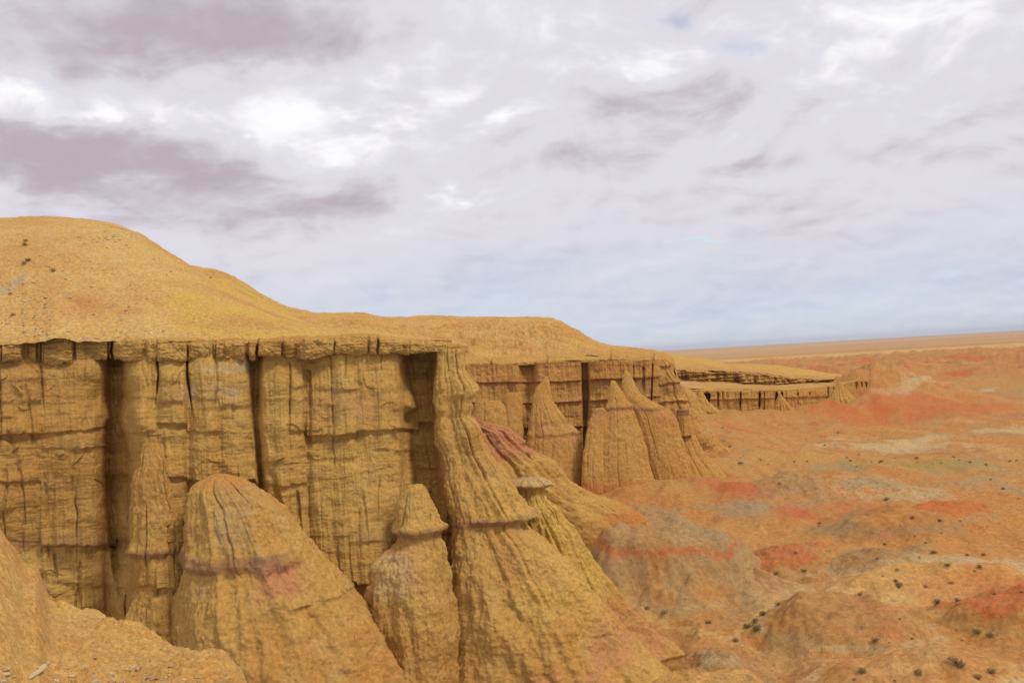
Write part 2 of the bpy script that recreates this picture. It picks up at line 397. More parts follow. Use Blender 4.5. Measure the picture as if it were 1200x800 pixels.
# ------------------------------------------------------------------ eroded mounds on the valley floor
def mound(label, u, v, rx, ry, H, rot=0.0, flat=1.0, top=None, body=None, seed=0, rim=None):
    C = on_ground(u, v)
    n = 150
    a = np.linspace(-1.25, 1.25, n)
    A, B = np.meshgrid(a, a)
    ca, sa = math.cos(rot), math.sin(rot)
    rx *= 1.25; ry *= 1.3; H *= .7
    x = C[0] + ca * A * rx - sa * B * ry; y = C[1] + sa * A * rx + ca * B * ry
    A2 = A + .42 * fbm(A * 1.5, B * 1.5 + seed, seed + .2, 5, .55); B2 = B + .42 * fbm(A * 1.5 + seed, B * 1.5, seed + .8, 5, .55)
    r = np.hypot(A2, B2) * (1 + .45 * fbm(A * 1.1 + seed, B * 1.1, seed * 1.7, 4)) + .10 * fbm(A * 2.6, B * 2.6 + seed, seed + .5, 5, .55, True)
    th = np.arctan2(B, A)
    s = np.clip(1 - r, 0, 1)
    prof = ss(np.minimum(s * flat, 1)) * .55 + .45 * np.minimum(s * flat, 1) ** 1.6
    rills = fbm(A * 3.5 + seed, B * 3.5, seed + 6.0, 6, .58, True)
    h = H * prof * (1 + .22 * rills) + .25 * fbm(x / 2, y / 2, seed, 4) * prof
    z = terrain(x, y) + h - .35 * ss(r, .93, 1.1) - .05
    t = patch_tint(soil_tint(x, y, z + .5 * h), x, y)
    wob = .6 * fbm(x / 6, y / 6, seed + 3, 6, .62)
    if body: t = blend(t, body, .42 * ss(1.05 - r + wob, 0, .35))
    if top: t = blend(t, top, .6 * ss(prof + wob, .62, .85))
    if rim: t = blend(t, rim, .85 * np.exp(-((prof + wob * .22 - .80) / .055) ** 2))
    keep = 1.25
    o = grid_mesh('eroded_mound', np.stack([x, y, z], -1), M_VALLEY, t)
    return tag(o, label, 'mound', 'eroded clay mounds on the valley floor')
mound('grey clay mound with a red rim below the red-footed bluff', 772, 682, 19, 15, 12.0, .3, 2.0, body=GREY, rim=RED, seed=1)
mound('long grey and brown mound running right from the red-rimmed mound', 852, 690, 15, 8, 4.0, -.35, 1.5, body=GREY, top=BROWN, seed=2)
mound('small bright red topped mound behind the grey mound', 920, 662, 10, 7, 3.6, 0, 1.5, top=RED, body=BROWN, seed=3)
mound('broad brown mound with grey streaked face and cluster of shrubs to its left', 1000, 742, 14, 10, 5.6, -.2, 1.5, top=(.40, .185, .055), body=(.37, .22, .08), seed=4)
mound('grey slope mound at the foot of the yellow ridge', 842, 790, 7, 6, 3.4, .5, 1.5, body=GREY, seed=5)
mound('deep red mound cut off by the right edge of the photo', 1190, 730, 13, 9, 5.2, 0, 1.4, top=RED, body=ORANGE, seed=6)
mound('low grey-brown mound with an orange left end', 1022, 662, 10, 6, 2.6, 0, 1.5, body=GREY, top=BROWN, seed=7)
mound('orange peaked mound in the middle distance', 1040, 622, 17, 12, 4.6, 0, 1.2, top=ORANGE, body=BROWN, seed=8)
mound('pale grey-green low mound with whitish crest', 1040, 575, 16, 10, 3.0, 0, 1.4, body=PALE, top=GREY, seed=9)
mound('dark red double humped mound on the right', 1105, 604, 15, 10, 3.4, 0, 1.4, top=RED, body=ORANGE, seed=10)
mound('steep grey mound among orange talus below the low far cliff', 935, 572, 10, 9, 4.0, 0, 1.4, body=GREY, seed=11)
mound('ochre smooth mound between the red mounds', 1075, 690, 16, 8, 3.0, .1, 1.4, body=(.48, .27, .085), seed=12)
mound('pale smooth mound filling the lower middle of the valley', 1010, 800, 17, 7, 3.0, -.1, 1.4, body=(.47, .26, .09), seed=13)


# ------------------------------------------------------------------ rock spires and spurs
def spire(name, label, levels, depth, mat=None, ratio=.85, flute=.06, bands=(), tints=(), seed=0, nth=420, nz=360, sq=1.75, fine=.16, parent=None, cat='rock spur', group=None, lean=0.0, mix_front=.28, rough=1.0, facet_amp=.13, strata=.0):
    L = np.array(levels, float)
    v = np.linspace(L[0, 0], L[-1, 0], nz)
    k = 2.0
    jit = 2.0 * ss(v, v[0], v[0] + 20)
    uL = scurve(v, L[:, [0, 1]], 3) + jit * fbm(v / 16, seed + .3, .1, 4); uR = scurve(v, L[:, [0, 2]], 3) + jit * fbm(v / 16, seed + .7, .2, 4)
    dep = depth - lean * (v - L[0, 0])
    hw = (uR - uL) / 2 * dep / F * .95
    c = at((uL + uR) / 2, v, dep)
    cf = at((uL + uR) / 2, v, dep - mix_front * hw * ratio)
    c[:, 2] = cf[:, 2]
    th = np.linspace(0, 2 * np.pi, nth, endpoint=False)
    ct, st = np.cos(th), np.sin(th)
    q = (np.abs(ct) ** sq + np.abs(st) ** sq) ** (-1 / sq)
    ux, uy = ct * q, -st * q
    zz = c[:, 2]
    grow = ss(hw, 0, 2.5 * depth / 100)
    px = hw[:, None] * ux; py = hw[:, None] * uy * ratio
    sc_ = depth / 100.0
    x0 = c[:, 0, None] + px; y0 = c[:, 1, None] + py; z0 = np.broadcast_to(zz[:, None], x0.shape)
    # vertical rills, soft lumps and crumbs
    fl = fbm(ct[None] * 3.1 + seed * 3.7, st[None] * 3.1, z0 * .02 / sc_, 4, .55, True)
    fl2 = fbm(x0 * .55 / sc_ + seed, y0 * .55 / sc_, z0 * .035 / sc_, 5, .58, True)
    facet = fbm(ct[None] * 1.5 + seed, st[None] * 1.5, z0 * .035 / sc_ + seed, 2, .45, True) - .3
    down = .35 + .65 * ss(v, v[0], v[0] + (v[-1] - v[0]) * .5)[:, None]
    lump = fbm(x0 * .19 / sc_, y0 * .19 / sc_, z0 * .16 / sc_ + seed, 5, .55)
    crumb = fbm(x0 * 1.5 / sc_, y0 * 1.5 / sc_, z0 * 1.3 / sc_, 5, .62)
    dr = grow[:, None] * (hw[:, None] * (flute * fl + facet_amp * facet) + sc_ * rough * (.44 * fl2 * down + 1.15 * lump + fine * 1.6 * crumb + strata * (fbm(x0 * .06 / sc_, z0 * .75 / sc_, seed + 4.0, 5, .6) + .6 * np.tanh(4 * pn(x0 * .05, z0 * .33 / sc_, seed + 8.0)))))
    cr = .4 * pn(ct[None] * 2.2 + seed * 1.3, st[None] * 2.2, z0 * .022 / sc_ + seed) + .12 * fbm(x0 * .5 / sc_, y0 * .5 / sc_, z0 * .3 / sc_, 4)
    dr = dr - sc_ * .38 * rough * grow[:, None] * np.exp(-(cr / .035) ** 2) * ss(pn(ct[None] * 1.5, st[None] * 1.5, z0 * .07 / sc_ + seed + 3), -.12, .12)
    V, _ = np.broadcast_arrays(v[:, None], x0)
    U, Vp = project(np.stack([x0, y0, z0], -1))
    for (vb, wid, prot, ua, ub) in bands:
        vb_ = vb + 5.0 * fbm(U / 34, vb * .1, seed, 5, .6); prot = prot * np.clip(.62 + 1.3 * fbm(U / 22, vb * .3, seed + 1, 4), 0, 1.2)
        d = V - vb_
        side = ss(U, ua - 8, ua + 8) * (1 - ss(U, ub - 8, ub + 8))
        dr = dr + side * prot * (np.exp(-np.where(d < 0, d / (wid * 1.6), d / (wid * .6)) ** 2) - .55 * np.exp(-((d - wid * 1.6) / (wid * .9)) ** 2))
    nx = ux / np.hypot(ux, uy); ny = uy / np.hypot(ux, uy)
    P = np.stack([x0 + dr * nx, y0 + dr * ny, z0 + .25 * sc_ * crumb], -1)
    t = np.zeros(P.shape[:2] + (4,))
    wv = 5 * fbm(U / 25, V / 25, seed + 2.0, 4)
    for (va, vb, ua, ub, col, a, soft) in tints:
        m_ = ss(V + wv, va - soft, va + soft) * (1 - ss(V + wv, vb - soft, vb + soft)) * ss(U + wv, ua - 14, ua + 14) * (1 - ss(U + wv, ub - 14, ub + 14))
        t = blend(t, col, a * m_ * np.clip(.8 + .9 * fl2 + .9 * crumb, 0, 1.1))
    top = np.concatenate([P[:1].mean(1, keepdims=True).repeat(nth, 1) + np.array([0, 0, .02]), P])
    tt_ = np.concatenate([t[:1], t])
    o = grid_mesh(name, top, mat or M_SPUR, tt_, closed=True, parent=parent, flip=True)
    if parent is None: tag(o, label, cat, group)
    return o

G1 = 'clay spurs standing against the near cliff'
spire('rock_cone', 'big rounded clay cone with a purple belt, in front of the near cliff',
      [(556, 252, 262), (559, 240, 274), (566, 229, 288), (574, 224, 299), (592, 222, 322), (618, 221, 343), (635, 221, 356), (652, 219, 366), (660, 219, 372),
       (666, 221, 376), (690, 216, 398), (727, 210, 427), (760, 206, 448), (790, 202, 466), (850, 190, 500), (930, 165, 540)],
      92, ratio=.75, bands=[(654, 8, .5, 205, 345), (700, 4, .35, 335, 420), (606, 20, .2, 200, 400)], seed=1, flute=.07, group=G1,
      tints=[(644, 664, 200, 338, PURPLE, .55, 4), (655, 690, 300, 352, PINK, .6, 8), (565, 640, 250, 300, (.38, .24, .11), .4, 10), (553, 572, 200, 300, ORANGE, .45, 4)])
spire('rock_cone', 'narrow clay cone with pointed cap and pink neck, between belted cone and ledged pillar',
      [(568, 478, 494), (573, 474, 499), (582, 471, 503), (592, 469, 507), (606, 466, 513), (618, 463, 519), (626, 464, 518), (633, 468, 515), (645, 452, 519), (660, 440, 523), (690, 430, 528),
       (720, 428, 533), (760, 428, 540), (800, 428, 546), (850, 424, 556), (930, 410, 570)],
      95, ratio=.8, bands=[(620, 5, .6, 440, 540)], seed=2, flute=.06, group=G1, tints=[(616, 630, 440, 530, PURPLE, .5, 3), (630, 690, 455, 505, PINK, .35, 10), (640, 700, 430, 480, (.50, .35, .16), .4, 15)])
spire('rock_pillar', 'tall sandstone pillar ending the near cliff, swelling down into a ledged cone',
      [(409, 510, 543), (412, 509, 545), (425, 510, 545), (440, 510, 547), (455, 510, 555), (462, 510, 556), (470, 511, 552), (485, 512, 552), (492, 512, 552), (500, 513, 557), (520, 516, 567), (540, 520, 579), (560, 524, 591),
       (580, 528, 604), (595, 530, 617), (604, 530, 625), (609, 531, 624), (616, 534, 614), (640, 535, 640), (700, 537, 690), (740, 539, 724), (770, 541, 748), (800, 544, 775), (850, 540, 815), (930, 530, 870)],
      102.6, lean=.013, ratio=.8, bands=[(606, 5, .75, 556, 640), (460, 8, .5, 528, 570), (488, 4, -.3, 500, 570), (552, 5, .3, 540, 600)], seed=3, flute=.05, sq=3.0, nz=520, strata=.28, group=G1,
      tints=[(602, 614, 520, 640, PURPLE, .5, 2), (612, 680, 575, 660, PINK, .28, 12), (715, 775, 690, 790, PINK, .45, 12), (760, 830, 610, 720, PINK, .4, 14), (600, 720, 600, 700, YELLOW, .4, 30)])
spire('rock_ridge', 'yellow clay ridge topped by a flat ledge slab, behind the ledged pillar',
      [(561, 604, 632), (564, 598, 641), (571, 600, 643), (577, 606, 637), (586, 604, 641), (600, 602, 655), (650, 598, 688), (680, 596, 707), (720, 594, 738), (750, 592, 765), (770, 590, 788), (780, 588, 794), (810, 580, 805), (900, 560, 850)],
      107, ratio=.7, bands=[(568, 4, .8, 590, 660), (772, 5, .5, 740, 810)], seed=4, flute=.06, group=G1,
      tints=[(556, 574, 590, 660, PALE, .5, 2), (575, 700, 600, 720, YELLOW, .6, 15), (705, 772, 680, 810, PINK, .5, 12), (776, 800, 700, 810, BROWN, .6, 6)])
spire('hoodoo', 'dark belted hoodoo beside the deep shaded cleft in the near cliff',
      [(520, 166, 186), (540, 162, 196), (560, 158, 198), (590, 157, 204), (620, 154, 212), (638, 151, 215), (648, 150, 214), (656, 155, 207), (672, 161, 203), (686, 164, 201), (700, 156, 208), (730, 146, 224), (790, 130, 240), (900, 110, 260)],
      93.5, ratio=.8, bands=[(645, 5, .6, 140, 220)], seed=5, flute=.05, group=G1, tints=[(640, 653, 140, 205, PURPLE, .5, 3)])
spire('rock_ridge', 'pink crested clay ridge sloping right behind the near cliff end',
      [(487, 535, 553), (494, 525, 562), (500, 520, 577), (506, 518, 597), (515, 516, 608), (526, 515, 620), (545, 514, 650), (570, 512, 672), (584, 511, 694), (594, 510, 722), (604, 510, 738), (612, 510, 748), (620, 508, 757), (640, 500, 768), (670, 495, 778), (720, 490, 790), (800, 480, 800)],
      157, ratio=.30, bands=[(520, 3, .5, 610, 640)], seed=6, flute=.05, group='clay ridges running out from the cliffs', sq=2.0,
      tints=[(480, 536, 500, 640, PINK, .85, 8), (590, 700, 640, 800, ORANGE, .3, 15), (604, 618, 690, 780, RED, .3, 5)])

G2 = 'pointed fins standing against the middle bluff'
FIN = dict(group=G2, mat=M_FIN, sq=2.1, cat='rock fin', ratio=.34, lean=.05, flute=.02, rough=.34, facet_amp=.035)
PK = lambda a, b, ua, ub: [(a, b, ua, ub, PINK, .38, 9), (a - 4, a + 1, ua, ub, PURPLE, .4, 2), (562, 590, ua, ub, RED, .5, 10), (588, 720, ua - 20, ub + 40, ORANGE, .45, 15)]
spire('rock_fin', 'tallest needle-tipped fin on the middle bluff, right of the long diagonal crack',
      [(434, 732, 735), (438, 730, 738), (446, 729, 743), (452, 729, 745), (463, 730, 751), (468, 733, 760), (472, 737, 766), (477, 741, 776), (483, 743, 789), (490, 746, 793), (500, 749, 796), (525, 756, 802), (560, 765, 812), (600, 770, 826), (700, 760, 860)],
      226, bands=[(478, 3, .4, 720, 800)], seed=11, nz=300, tints=PK(480, 500, 720, 830), **FIN)
spire('rock_fin', 'smooth right shoulder of the needle-tipped fin sweeping down to the talus',
      [(484, 791, 808), (488, 789, 810), (500, 786, 812), (520, 782, 820), (535, 780, 830), (545, 780, 839), (551, 780, 846), (575, 776, 860), (620, 770, 885), (700, 760, 930)],
      226, seed=19, nz=240, tints=PK(486, 500, 770, 830) + [(560, 640, 830, 940, ORANGE, .5, 10)], **FIN)
spire('rock_fin', 'broad pointed fin on the middle bluff left of the long diagonal crack',
      [(446, 716, 720), (452, 714, 725), (460, 712, 730), (468, 711, 736), (476, 710, 741), (490, 708, 746), (500, 707, 749), (525, 704, 756), (560, 700, 766), (600, 696, 778), (700, 680, 810)],
      225, bands=[(478, 3, .4, 690, 760)], seed=12, nz=300, tints=PK(480, 500, 690, 780), **FIN)
spire('rock_fin', 'low lobed fin between the dark cleft and the broad pointed fin',
      [(478, 699, 706), (481, 695, 711), (486, 692, 713), (500, 688, 714), (515, 685, 715), (530, 683, 716), (560, 682, 718), (600, 680, 720), (700, 660, 740)],
      223, seed=13, nz=240, tints=PK(484, 500, 660, 740), **FIN)
spire('rock_fin', 'stepped fin on the middle bluff just left of the dark cleft',
      [(441, 639, 642), (446, 635, 644), (452, 630, 645), (458, 626, 646), (470, 623, 648), (480, 622, 655), (490, 620, 662), (500, 618, 671), (508, 617, 677), (518, 616, 680), (540, 615, 681), (570, 614, 682), (620, 600, 684), (700, 580, 690)],
      230, bands=[(508, 3, .4, 600, 690)], seed=14, nz=280, tints=PK(496, 525, 600, 700), **FIN)
spire('rock_fin', 'round shouldered buttress on the middle bluff left of the black gap',
      [(460, 593, 611), (463, 590, 612), (470, 589, 613), (490, 588, 613), (512, 587, 614), (540, 586, 614), (580, 580, 616), (660, 570, 620)], 231, seed=15, nz=180, tints=[(500, 530, 570, 630, PINK, .4, 8)], **FIN)
spire('rock_fin', 'squat flat topped buttress leftmost on the middle bluff',
      [(470, 558, 586), (473, 556, 591), (480, 555, 594), (500, 554, 595), (540, 550, 597), (600, 545, 600)], 229, seed=16, nz=160, **FIN)
spire('rock_stump', 'flat capped dark stump right of the needle-tipped fin', [(480, 794, 807), (482, 791, 809), (485, 793, 807), (495, 793, 808), (510, 790, 812)], 223.5, ratio=.6, seed=17, nz=100, group=G2, mat=M_FIN, cat='rock fin', tints=[(479, 486, 780, 820, PURPLE, .6, 2)])
spire('rock_pillar', 'stepped banded pillar ending the middle bluff on the right', [(421, 764, 780), (424, 762, 784), (431, 762, 788), (433, 762, 786), (440, 762, 792), (454, 762, 798), (457, 762, 797), (475, 762, 806), (490, 760, 812), (520, 756, 830), (580, 750, 850)], 238, ratio=.6, bands=[(428, 3, .6, 750, 800), (448, 2, .5, 750, 810), (470, 2, .5, 750, 820)], seed=18, flute=.05, nz=220, group=G2, mat=M_FAR, sq=2.6, strata=.3, cat='rock fin', tints=[(440, 462, 750, 810, PURPLE, .4, 4)])
spire('rock_spur', 'crouching spur with a pale flat top at the right foot of the middle bluff',
      [(500, 812, 826), (504, 806, 832), (508, 804, 836), (525, 800, 850), (545, 800, 868), (570, 800, 890), (620, 790, 930)], 246, ratio=.7, seed=29, flute=.06, nz=160, group=G2, mat=M_FIN, sq=1.5, cat='rock fin', tints=[(495, 508, 800, 840, PALE, .6, 2), (530, 600, 830, 900, ORANGE, .6, 10)])

G3 = 'small cones below the low far cliff'
spire('rock_cone', 'slim pale cone by the left end of the low far cliff', [(452, 797, 801), (460, 792, 812), (468, 790, 818), (480, 788, 826), (500, 786, 842), (520, 780, 860)], 424, ratio=.7, seed=21, nz=100, nth=140, group=G3, cat='rock cone', mat=M_FAR)
spire('rock_cone', 'pointed cone between the two dark hollows of the low far cliff', [(456, 819, 821), (464, 816, 826), (474, 812, 832), (484, 806, 842), (510, 800, 866)], 424, ratio=.7, seed=22, nz=100, nth=140, group=G3, cat='rock cone', mat=M_FAR)
spire('rock_cone', 'middle cone with a square shoulder under the low far cliff', [(466, 901, 905), (472, 898, 908), (482, 896, 912), (490, 894, 918), (505, 890, 930)], 424, ratio=.7, seed=23, nz=100, nth=140, group=G3, cat='rock cone', mat=M_FAR)
spire('rock_cone', 'wide triangular cone right of the square-shouldered cone', [(462, 912, 915), (470, 909, 922), (480, 904, 930), (490, 898, 940), (510, 890, 962)], 423, ratio=.7, seed=24, nz=100, nth=140, group=G3, cat='rock cone', mat=M_FAR)
spire('rock_cone', 'small light cone near the right end of the low far cliff', [(447, 981, 984), (454, 978, 990), (464, 972, 998), (480, 962, 1014)], 432, ratio=.7, seed=25, nz=100, nth=140, group=G3, cat='rock cone', mat=M_FAR)


# ------------------------------------------------------------------ near cliff
def recess(u, v, left, right, v0, v1, depth, soft=2.0, vs=6.0):
    """a cleft between two wandering edges that steps at the beds and pinches out at its ends"""
    k = left[0][1] * .13
    Lc, Rc = curve(v, left), curve(v, right)
    wdt = np.clip((Rc - Lc) / 14, .1, 1.3)
    jl = (1.2 + 2.2 * wdt) * fbm(v / 60, k, 0, 6, .62); jr = (1.2 + 2.2 * wdt) * fbm(v / 60, k + 5, 0, 6, .62)
    jl = jl + 2.6 * wdt * fbm(v / 13, k + 1, 0, 4, .6); jr = jr + 2.6 * wdt * fbm(v / 13, k + 2, 0, 4, .6)
    mid = (Lc + Rc) / 2 + (jl + jr) / 2; half = np.maximum((Rc - Lc + jr - jl) / 2, .15)
    end = ss((v - v0) / vs) * ss((v1 - v) / (vs + .35 * (v1 - v0)))
    half = half * (.25 + .75 * end)
    return depth * end * (.75 + .5 * fbm(v / 25, k + 7, 0, 4)) * ss((u - mid + half + soft * .3) / soft) * ss((mid + half + soft * .3 - u) / soft)
def wall_depth(u): return scurve(u, [(-260, 86), (-150, 91), (0, 96), (124, 100), (300, 101), (470, 104), (560, 106)], 20)

near = empty('cliff', at(300, 900, 101), 'tall ochre cliff with ledges and dark clefts under the hill in front', 'cliff', 'cliffs along the escarpment')
u_ = np.concatenate([np.linspace(-260, -10, 60)[:-1], np.arange(-10, 530, .72)])
v_ = np.concatenate([np.arange(398, 735, .72), np.linspace(735, 930, 60)[1:]])
U, V = np.meshgrid(u_, v_)
base = wall_depth(U)
W = at(U, V, base)
off = np.zeros_like(U)
nearcap = ss(V, 414, 446)
# ledge lines (photo rows along the wall) and how far the bed above each juts out
def wob(k, a=5): return a * fbm(U / 60, k * 3.3, 0, 6, .6) + 2.6 * fbm(U / 9, k * 1.7, 2, 4)
led = [([(-260, 470), (0, 467), (110, 466), (175, 466), (300, 474), (365, 448), (470, 446)], .45, 5, .7),
       ([(-260, 520), (0, 513), (60, 512), (124, 502), (180, 500), (300, 503), (380, 503), (470, 497)], 1.0, 2.5, .42),
       ([(-260, 535), (124, 530), (200, 528), (300, 530), (470, 527)], .30, 3, .8),
       ([(-260, 575), (0, 565), (124, 560), (230, 556), (300, 560), (400, 562), (470, 545)], .9, 3, .6),
       ([(-260, 645), (0, 638), (124, 636), (250, 634), (400, 628), (480, 630)], .95, 2.2, .35),
       ([(-260, 695), (0, 688), (124, 686), (300, 684), (480, 680)], .9, 2.2, .4),
       ([(-260, 760), (480, 740)], .5, 3, .3)]
for k, (pts, amp, soft, gaps) in enumerate(led):
    ci = np.searchsorted(np.array([-160, -70, 47, 136, 184, 220, 258, 300, 340, 360, 418, 491]) , U[0] + 3 * fbm(U[0] / 20, 7.7, 0, 3))
    rk = np.random.default_rng(50 + k); vsft = rk.uniform(-7, 7, 13)[ci][None]; asc = rk.choice([.15, .5, .9, 1.3], 13)[ci][None]
    e = V - scurve(U, pts, 10) - wob(k, 9) - vsft
    am = amp * asc * np.clip(1.15 - gaps + 1.6 * fbm(U / 40, k * 7.1, 1, 5, .6), 0, 1.6)
    rise = np.exp(-np.abs(np.minimum(e, 0)) / (16 + 26 * np.clip(.5 + fbm(U / 60, k + .5, 3, 3), 0, 1)))
    off += am * np.where(e < 0, rise, 1 - ss(e, 0, soft * (1 + 2 * np.clip(fbm(U / 25, k + .2, 5, 3), 0, 1)))) * .9
    off += -.35 * am * np.exp(-((e - soft - 2) / 4.0) ** 2)
# the wall stands in shallow upright ribs
off += (.3 + .7 * nearcap) * (1.7 * fbm(W[..., 0] * .11, W[..., 2] * .012, 15.0, 4, .5, True)) + .6 * np.abs(fbm(W[..., 0] * .30, W[..., 2] * .02, 16.0, 3))
off += .13 * (V - 405) * base / F
# big faces: blocks of wall that stand forward or back
off += curve(U, [(-260, -3), (-20, -2.6), (40, -2.2), (110, -1.6), (126, -1.8), (145, .2), (160, 1.0), (172, 1.2), (182, 2.2), (215, 2.5), (222, 2.1), (292, 2.4), (306, 2.6), (352, 2.3), (366, 2.2), (420, 2.9), (468, 2.4), (475, 1.2), (530, 1.2)])
off += 1.0 * ss(V, 520, 640) * ss(U, 395, 430) * (1 - ss(U, 470, 486)) + 1.2 * np.exp(-((U - 478) / 12) ** 2 - ((V - 474) / 10) ** 2)
off += 1.1 * np.exp(-((U - 160) / 14) ** 2 - ((V - 488) / 22) ** 2) + .9 * np.exp(-((U - 158) / 12) ** 2 - ((V - 440) / 20) ** 2)
off += .9 * np.exp(-((U - 100) / 22) ** 2 - ((V - 430) / 12) ** 2)
off += 2.2 * ss(V, 455, 600) * ss(U, 150, 162) * (1 - ss(U, 178, 215)) + 1.2 * np.exp(-((U - 166) / 14) ** 2 - ((V - 492) / 26) ** 2)
for uc_, hw_, am_, rr_ in [(136, 12, 2.6, 9), (300, 6, 2.4, 10), (491, 17, 2.2, 9), (184, 1.5, .9, 7), (220, 1.5, 1.1, 8), (360, 3, 1.2, 9), (340, 1, .5, 5), (47, 1, .5, 6), (-70, 6, 2.0, 12), (418, 1, .6, 12), (258, 1, .5, 9)]:
    uw = uc_ + 4 * fbm(V / 60, uc_ * .1, 2.0, 4)
    off -= am_ * (.7 + .6 * fbm(V / 40, uc_ * .21, 3.0, 3)) * np.exp(-np.maximum(np.abs(U - uw) - hw_, 0) / rr_)
# clefts
off -= recess(U, V, [(400, 124), (490, 126), (500, 121), (560, 120), (650, 128), (720, 132)], [(400, 148), (460, 146), (492, 143), (512, 152), (560, 157), (640, 163), (720, 168)], 396, 760, 3.4, 9.0)
off -= recess(U, V, [(400, 292), (500, 295), (520, 299), (600, 305)], [(400, 307), (500, 305), (600, 313)], 396, 640, 2.6, 7.0)
off -= recess(U, V, [(400, 470), (440, 474), (468, 482), (478, 486), (486, 474), (500, 475), (560, 482), (600, 486)], [(400, 508), (480, 511), (560, 518), (620, 524)], 396, 660, 3.6, 10.0)
off -= recess(U, V, [(400, 355), (540, 356)], [(400, 364), (540, 366)], 430, 545, 1.1, 3.0)
off -= recess(U, V, [(400, 339), (520, 338)], [(400, 341), (520, 341)], 422, 510, .6, 2.2)
off -= recess(U, V, [(400, 217.4), (440, 218), (470, 223), (500, 226)], [(400, 220), (440, 221), (470, 224.5), (500, 227)], 404, 500, 2.6, 1.6, 10)
off -= recess(U, V, [(400, 182), (440, 184), (480, 181)], [(400, 185), (440, 187), (480, 183)], 416, 482, 1.9, 2.2, 10)
off -= recess(U, V, [(400, 45), (500, 51)], [(400, 47.5), (500, 53)], 425, 495, .6, 2.6)
off -= recess(U, V, [(560, 345), (630, 350)], [(560, 350), (630, 355)], 572, 660, .7, 2.6)
off -= recess(U, V, [(560, 360), (660, 364)], [(560, 362), (660, 366)], 566, 660, .5, 2.2)
off -= .45 * recess(U, V, [(600, 60), (720, 66)], [(600, 64), (720, 71)], 645, 690, 1.0, 1.2)
off -= .55 * recess(U, V, [(600, 92), (720, 92)], [(600, 96), (720, 96)], 655, 740, 1.0, 1.2)
# left wall is hollowed low down
off -= 2.5 * ss(V, 560, 700) * (1 - ss(U, 100, 180))
# erosion: vertical flutes, laminae, blocky chips, crumbs
wx, wz = W[..., 0], W[..., 2]
off += .34 * fbm(wx * .40, wz * .035, 3.0, 5, .55, True) + .12 * fbm(wx * 2.0, wz * .08, 5.0, 4, .6, True)
off += .10 * fbm(wx * .07, wz * 1.0, 7.0, 5, .6) + .05 * fbm(wx * .25, wz * 3.0, 8.0, 3, .6, True)
off += 1.6 * nearcap * fbm(wx * .10, wz * .09, 9.0, 4) + .55 * fbm(wx * .30, wz * .50, 11.0, 6, .6) + .5 * np.maximum(fbm(wx * .16, wz * .42, 14.0, 4), 0)
ch = pn(wx * .35 + 1.5 * pn(wx * .5, wz * .5, 2), wz * .55, 13.0); off += .28 * ss(ch, .10, .2) * ss(pn(wx * .13, wz * .13, 4), .05, .25)
cr = pn(wx * .17 + .25 * fbm(wx * .3, wz * .12, 3.0, 4), wz * .016, 21.0)
off -= .45 * np.exp(-(cr / .02) ** 2) * ss(pn(wx * .10, wz * .10, 22.0), -.1, .15)
cr = pn(wx * .42 + .3 * fbm(wx * .5, wz * .2, 5.0, 4), wz * .03, 23.0)
off -= .30 * np.exp(-(cr / .03) ** 2) * ss(pn(wx * .16, wz * .14, 24.0), -.05, .2)
D = base - off
t = np.zeros(U.shape + (4,))
wv = 6 * fbm(U / 30, V / 30, 2.0, 4)
for (va, vb, ua, ub, col, a, soft) in [(555, 600, 150, 225, PINK, .35, 10), (448, 470, 200, 300, (.44, .30, .17), .5, 8), (422, 436, 225, 300, PALE, .7, 4), (625, 640, 0, 130, PURPLE, .55, 3), (560, 578, 0, 125, PURPLE, .30, 4),
                                       (455, 495, 365, 450, (.40, .205, .075), .6, 6), (512, 528, 95, 124, PALE, .45, 6), (624, 634, 350, 480, PURPLE, .4, 2.5), (640, 760, -200, 130, OLIVE, .35, 20), (405, 428, 320, 480, YELLOW, .4, 5), (415, 640, -300, 128, (.40, .205, .055), .45, 20), (500, 570, 175, 300, (.43, .24, .065), .4, 20), (520, 640, 400, 480, (.46, .27, .08), .4, 20)]:  # broad brown tint on the left wall is painted shade, that part being less lit
    m_ = ss(V + wv, va - soft, va + soft) * (1 - ss(V + wv, vb - soft, vb + soft)) * ss(U + 3 * wv, ua - 16, ua + 16) * (1 - ss(U + 3 * wv, ub - 16, ub + 16))
    t = blend(t, col, a * m_ * np.clip(.75 + 1.6 * fbm(U / 24, V / 16, a * 7 + va, 5, .6), 0, 1))
P = at(U, V, D)
ext = [P]; te = [t]
for k in range(1, 8):                        # the wall turns the corner and runs back behind the end pillar
    Pk = P[:, -1:].copy(); Pk[..., 1] += 4.0 * k; Pk[..., 0] -= .9 * k; ext.append(Pk); te.append(t[:, -1:])
grid_mesh('cliff_face', np.concatenate(ext, 1), M_CLIFF, np.concatenate(te, 1), parent=near)

# caprock: an overhanging bed broken into blocks by open joints
cap_top = [(-260, 400), (0, 398), (40, 396), (60, 392), (75, 390), (95, 394), (130, 394), (200, 396), (240, 397), (300, 396), (350, 394), (430, 391), (450, 394), (480, 397), (520, 400), (548, 404)]
cap_bot = [(-260, 424), (0, 418), (30, 420), (60, 422), (100, 421), (130, 421), (200, 419), (300, 418), (350, 417), (440, 413), (480, 411), (520, 409), (548, 409)]
uc = np.concatenate([np.linspace(-260, -10, 50)[:-1], np.arange(-10, 549, .6)])
nt = 64
tv = np.linspace(0, 1, nt)
U, Tt = np.meshgrid(uc, tv)
joints = [(-90, 5, 2), (-40, 4, 1), (29, 7, 1.2), (131, 2.2, 1.8), (184, 1.6, .35), (219, 2.0, .9), (262, 5, .4), (302, 2.6, 1.8), (345, 6, .5), (391, 1.8, .7), (443, 2.2, 1.5), (474, 5, .5)]
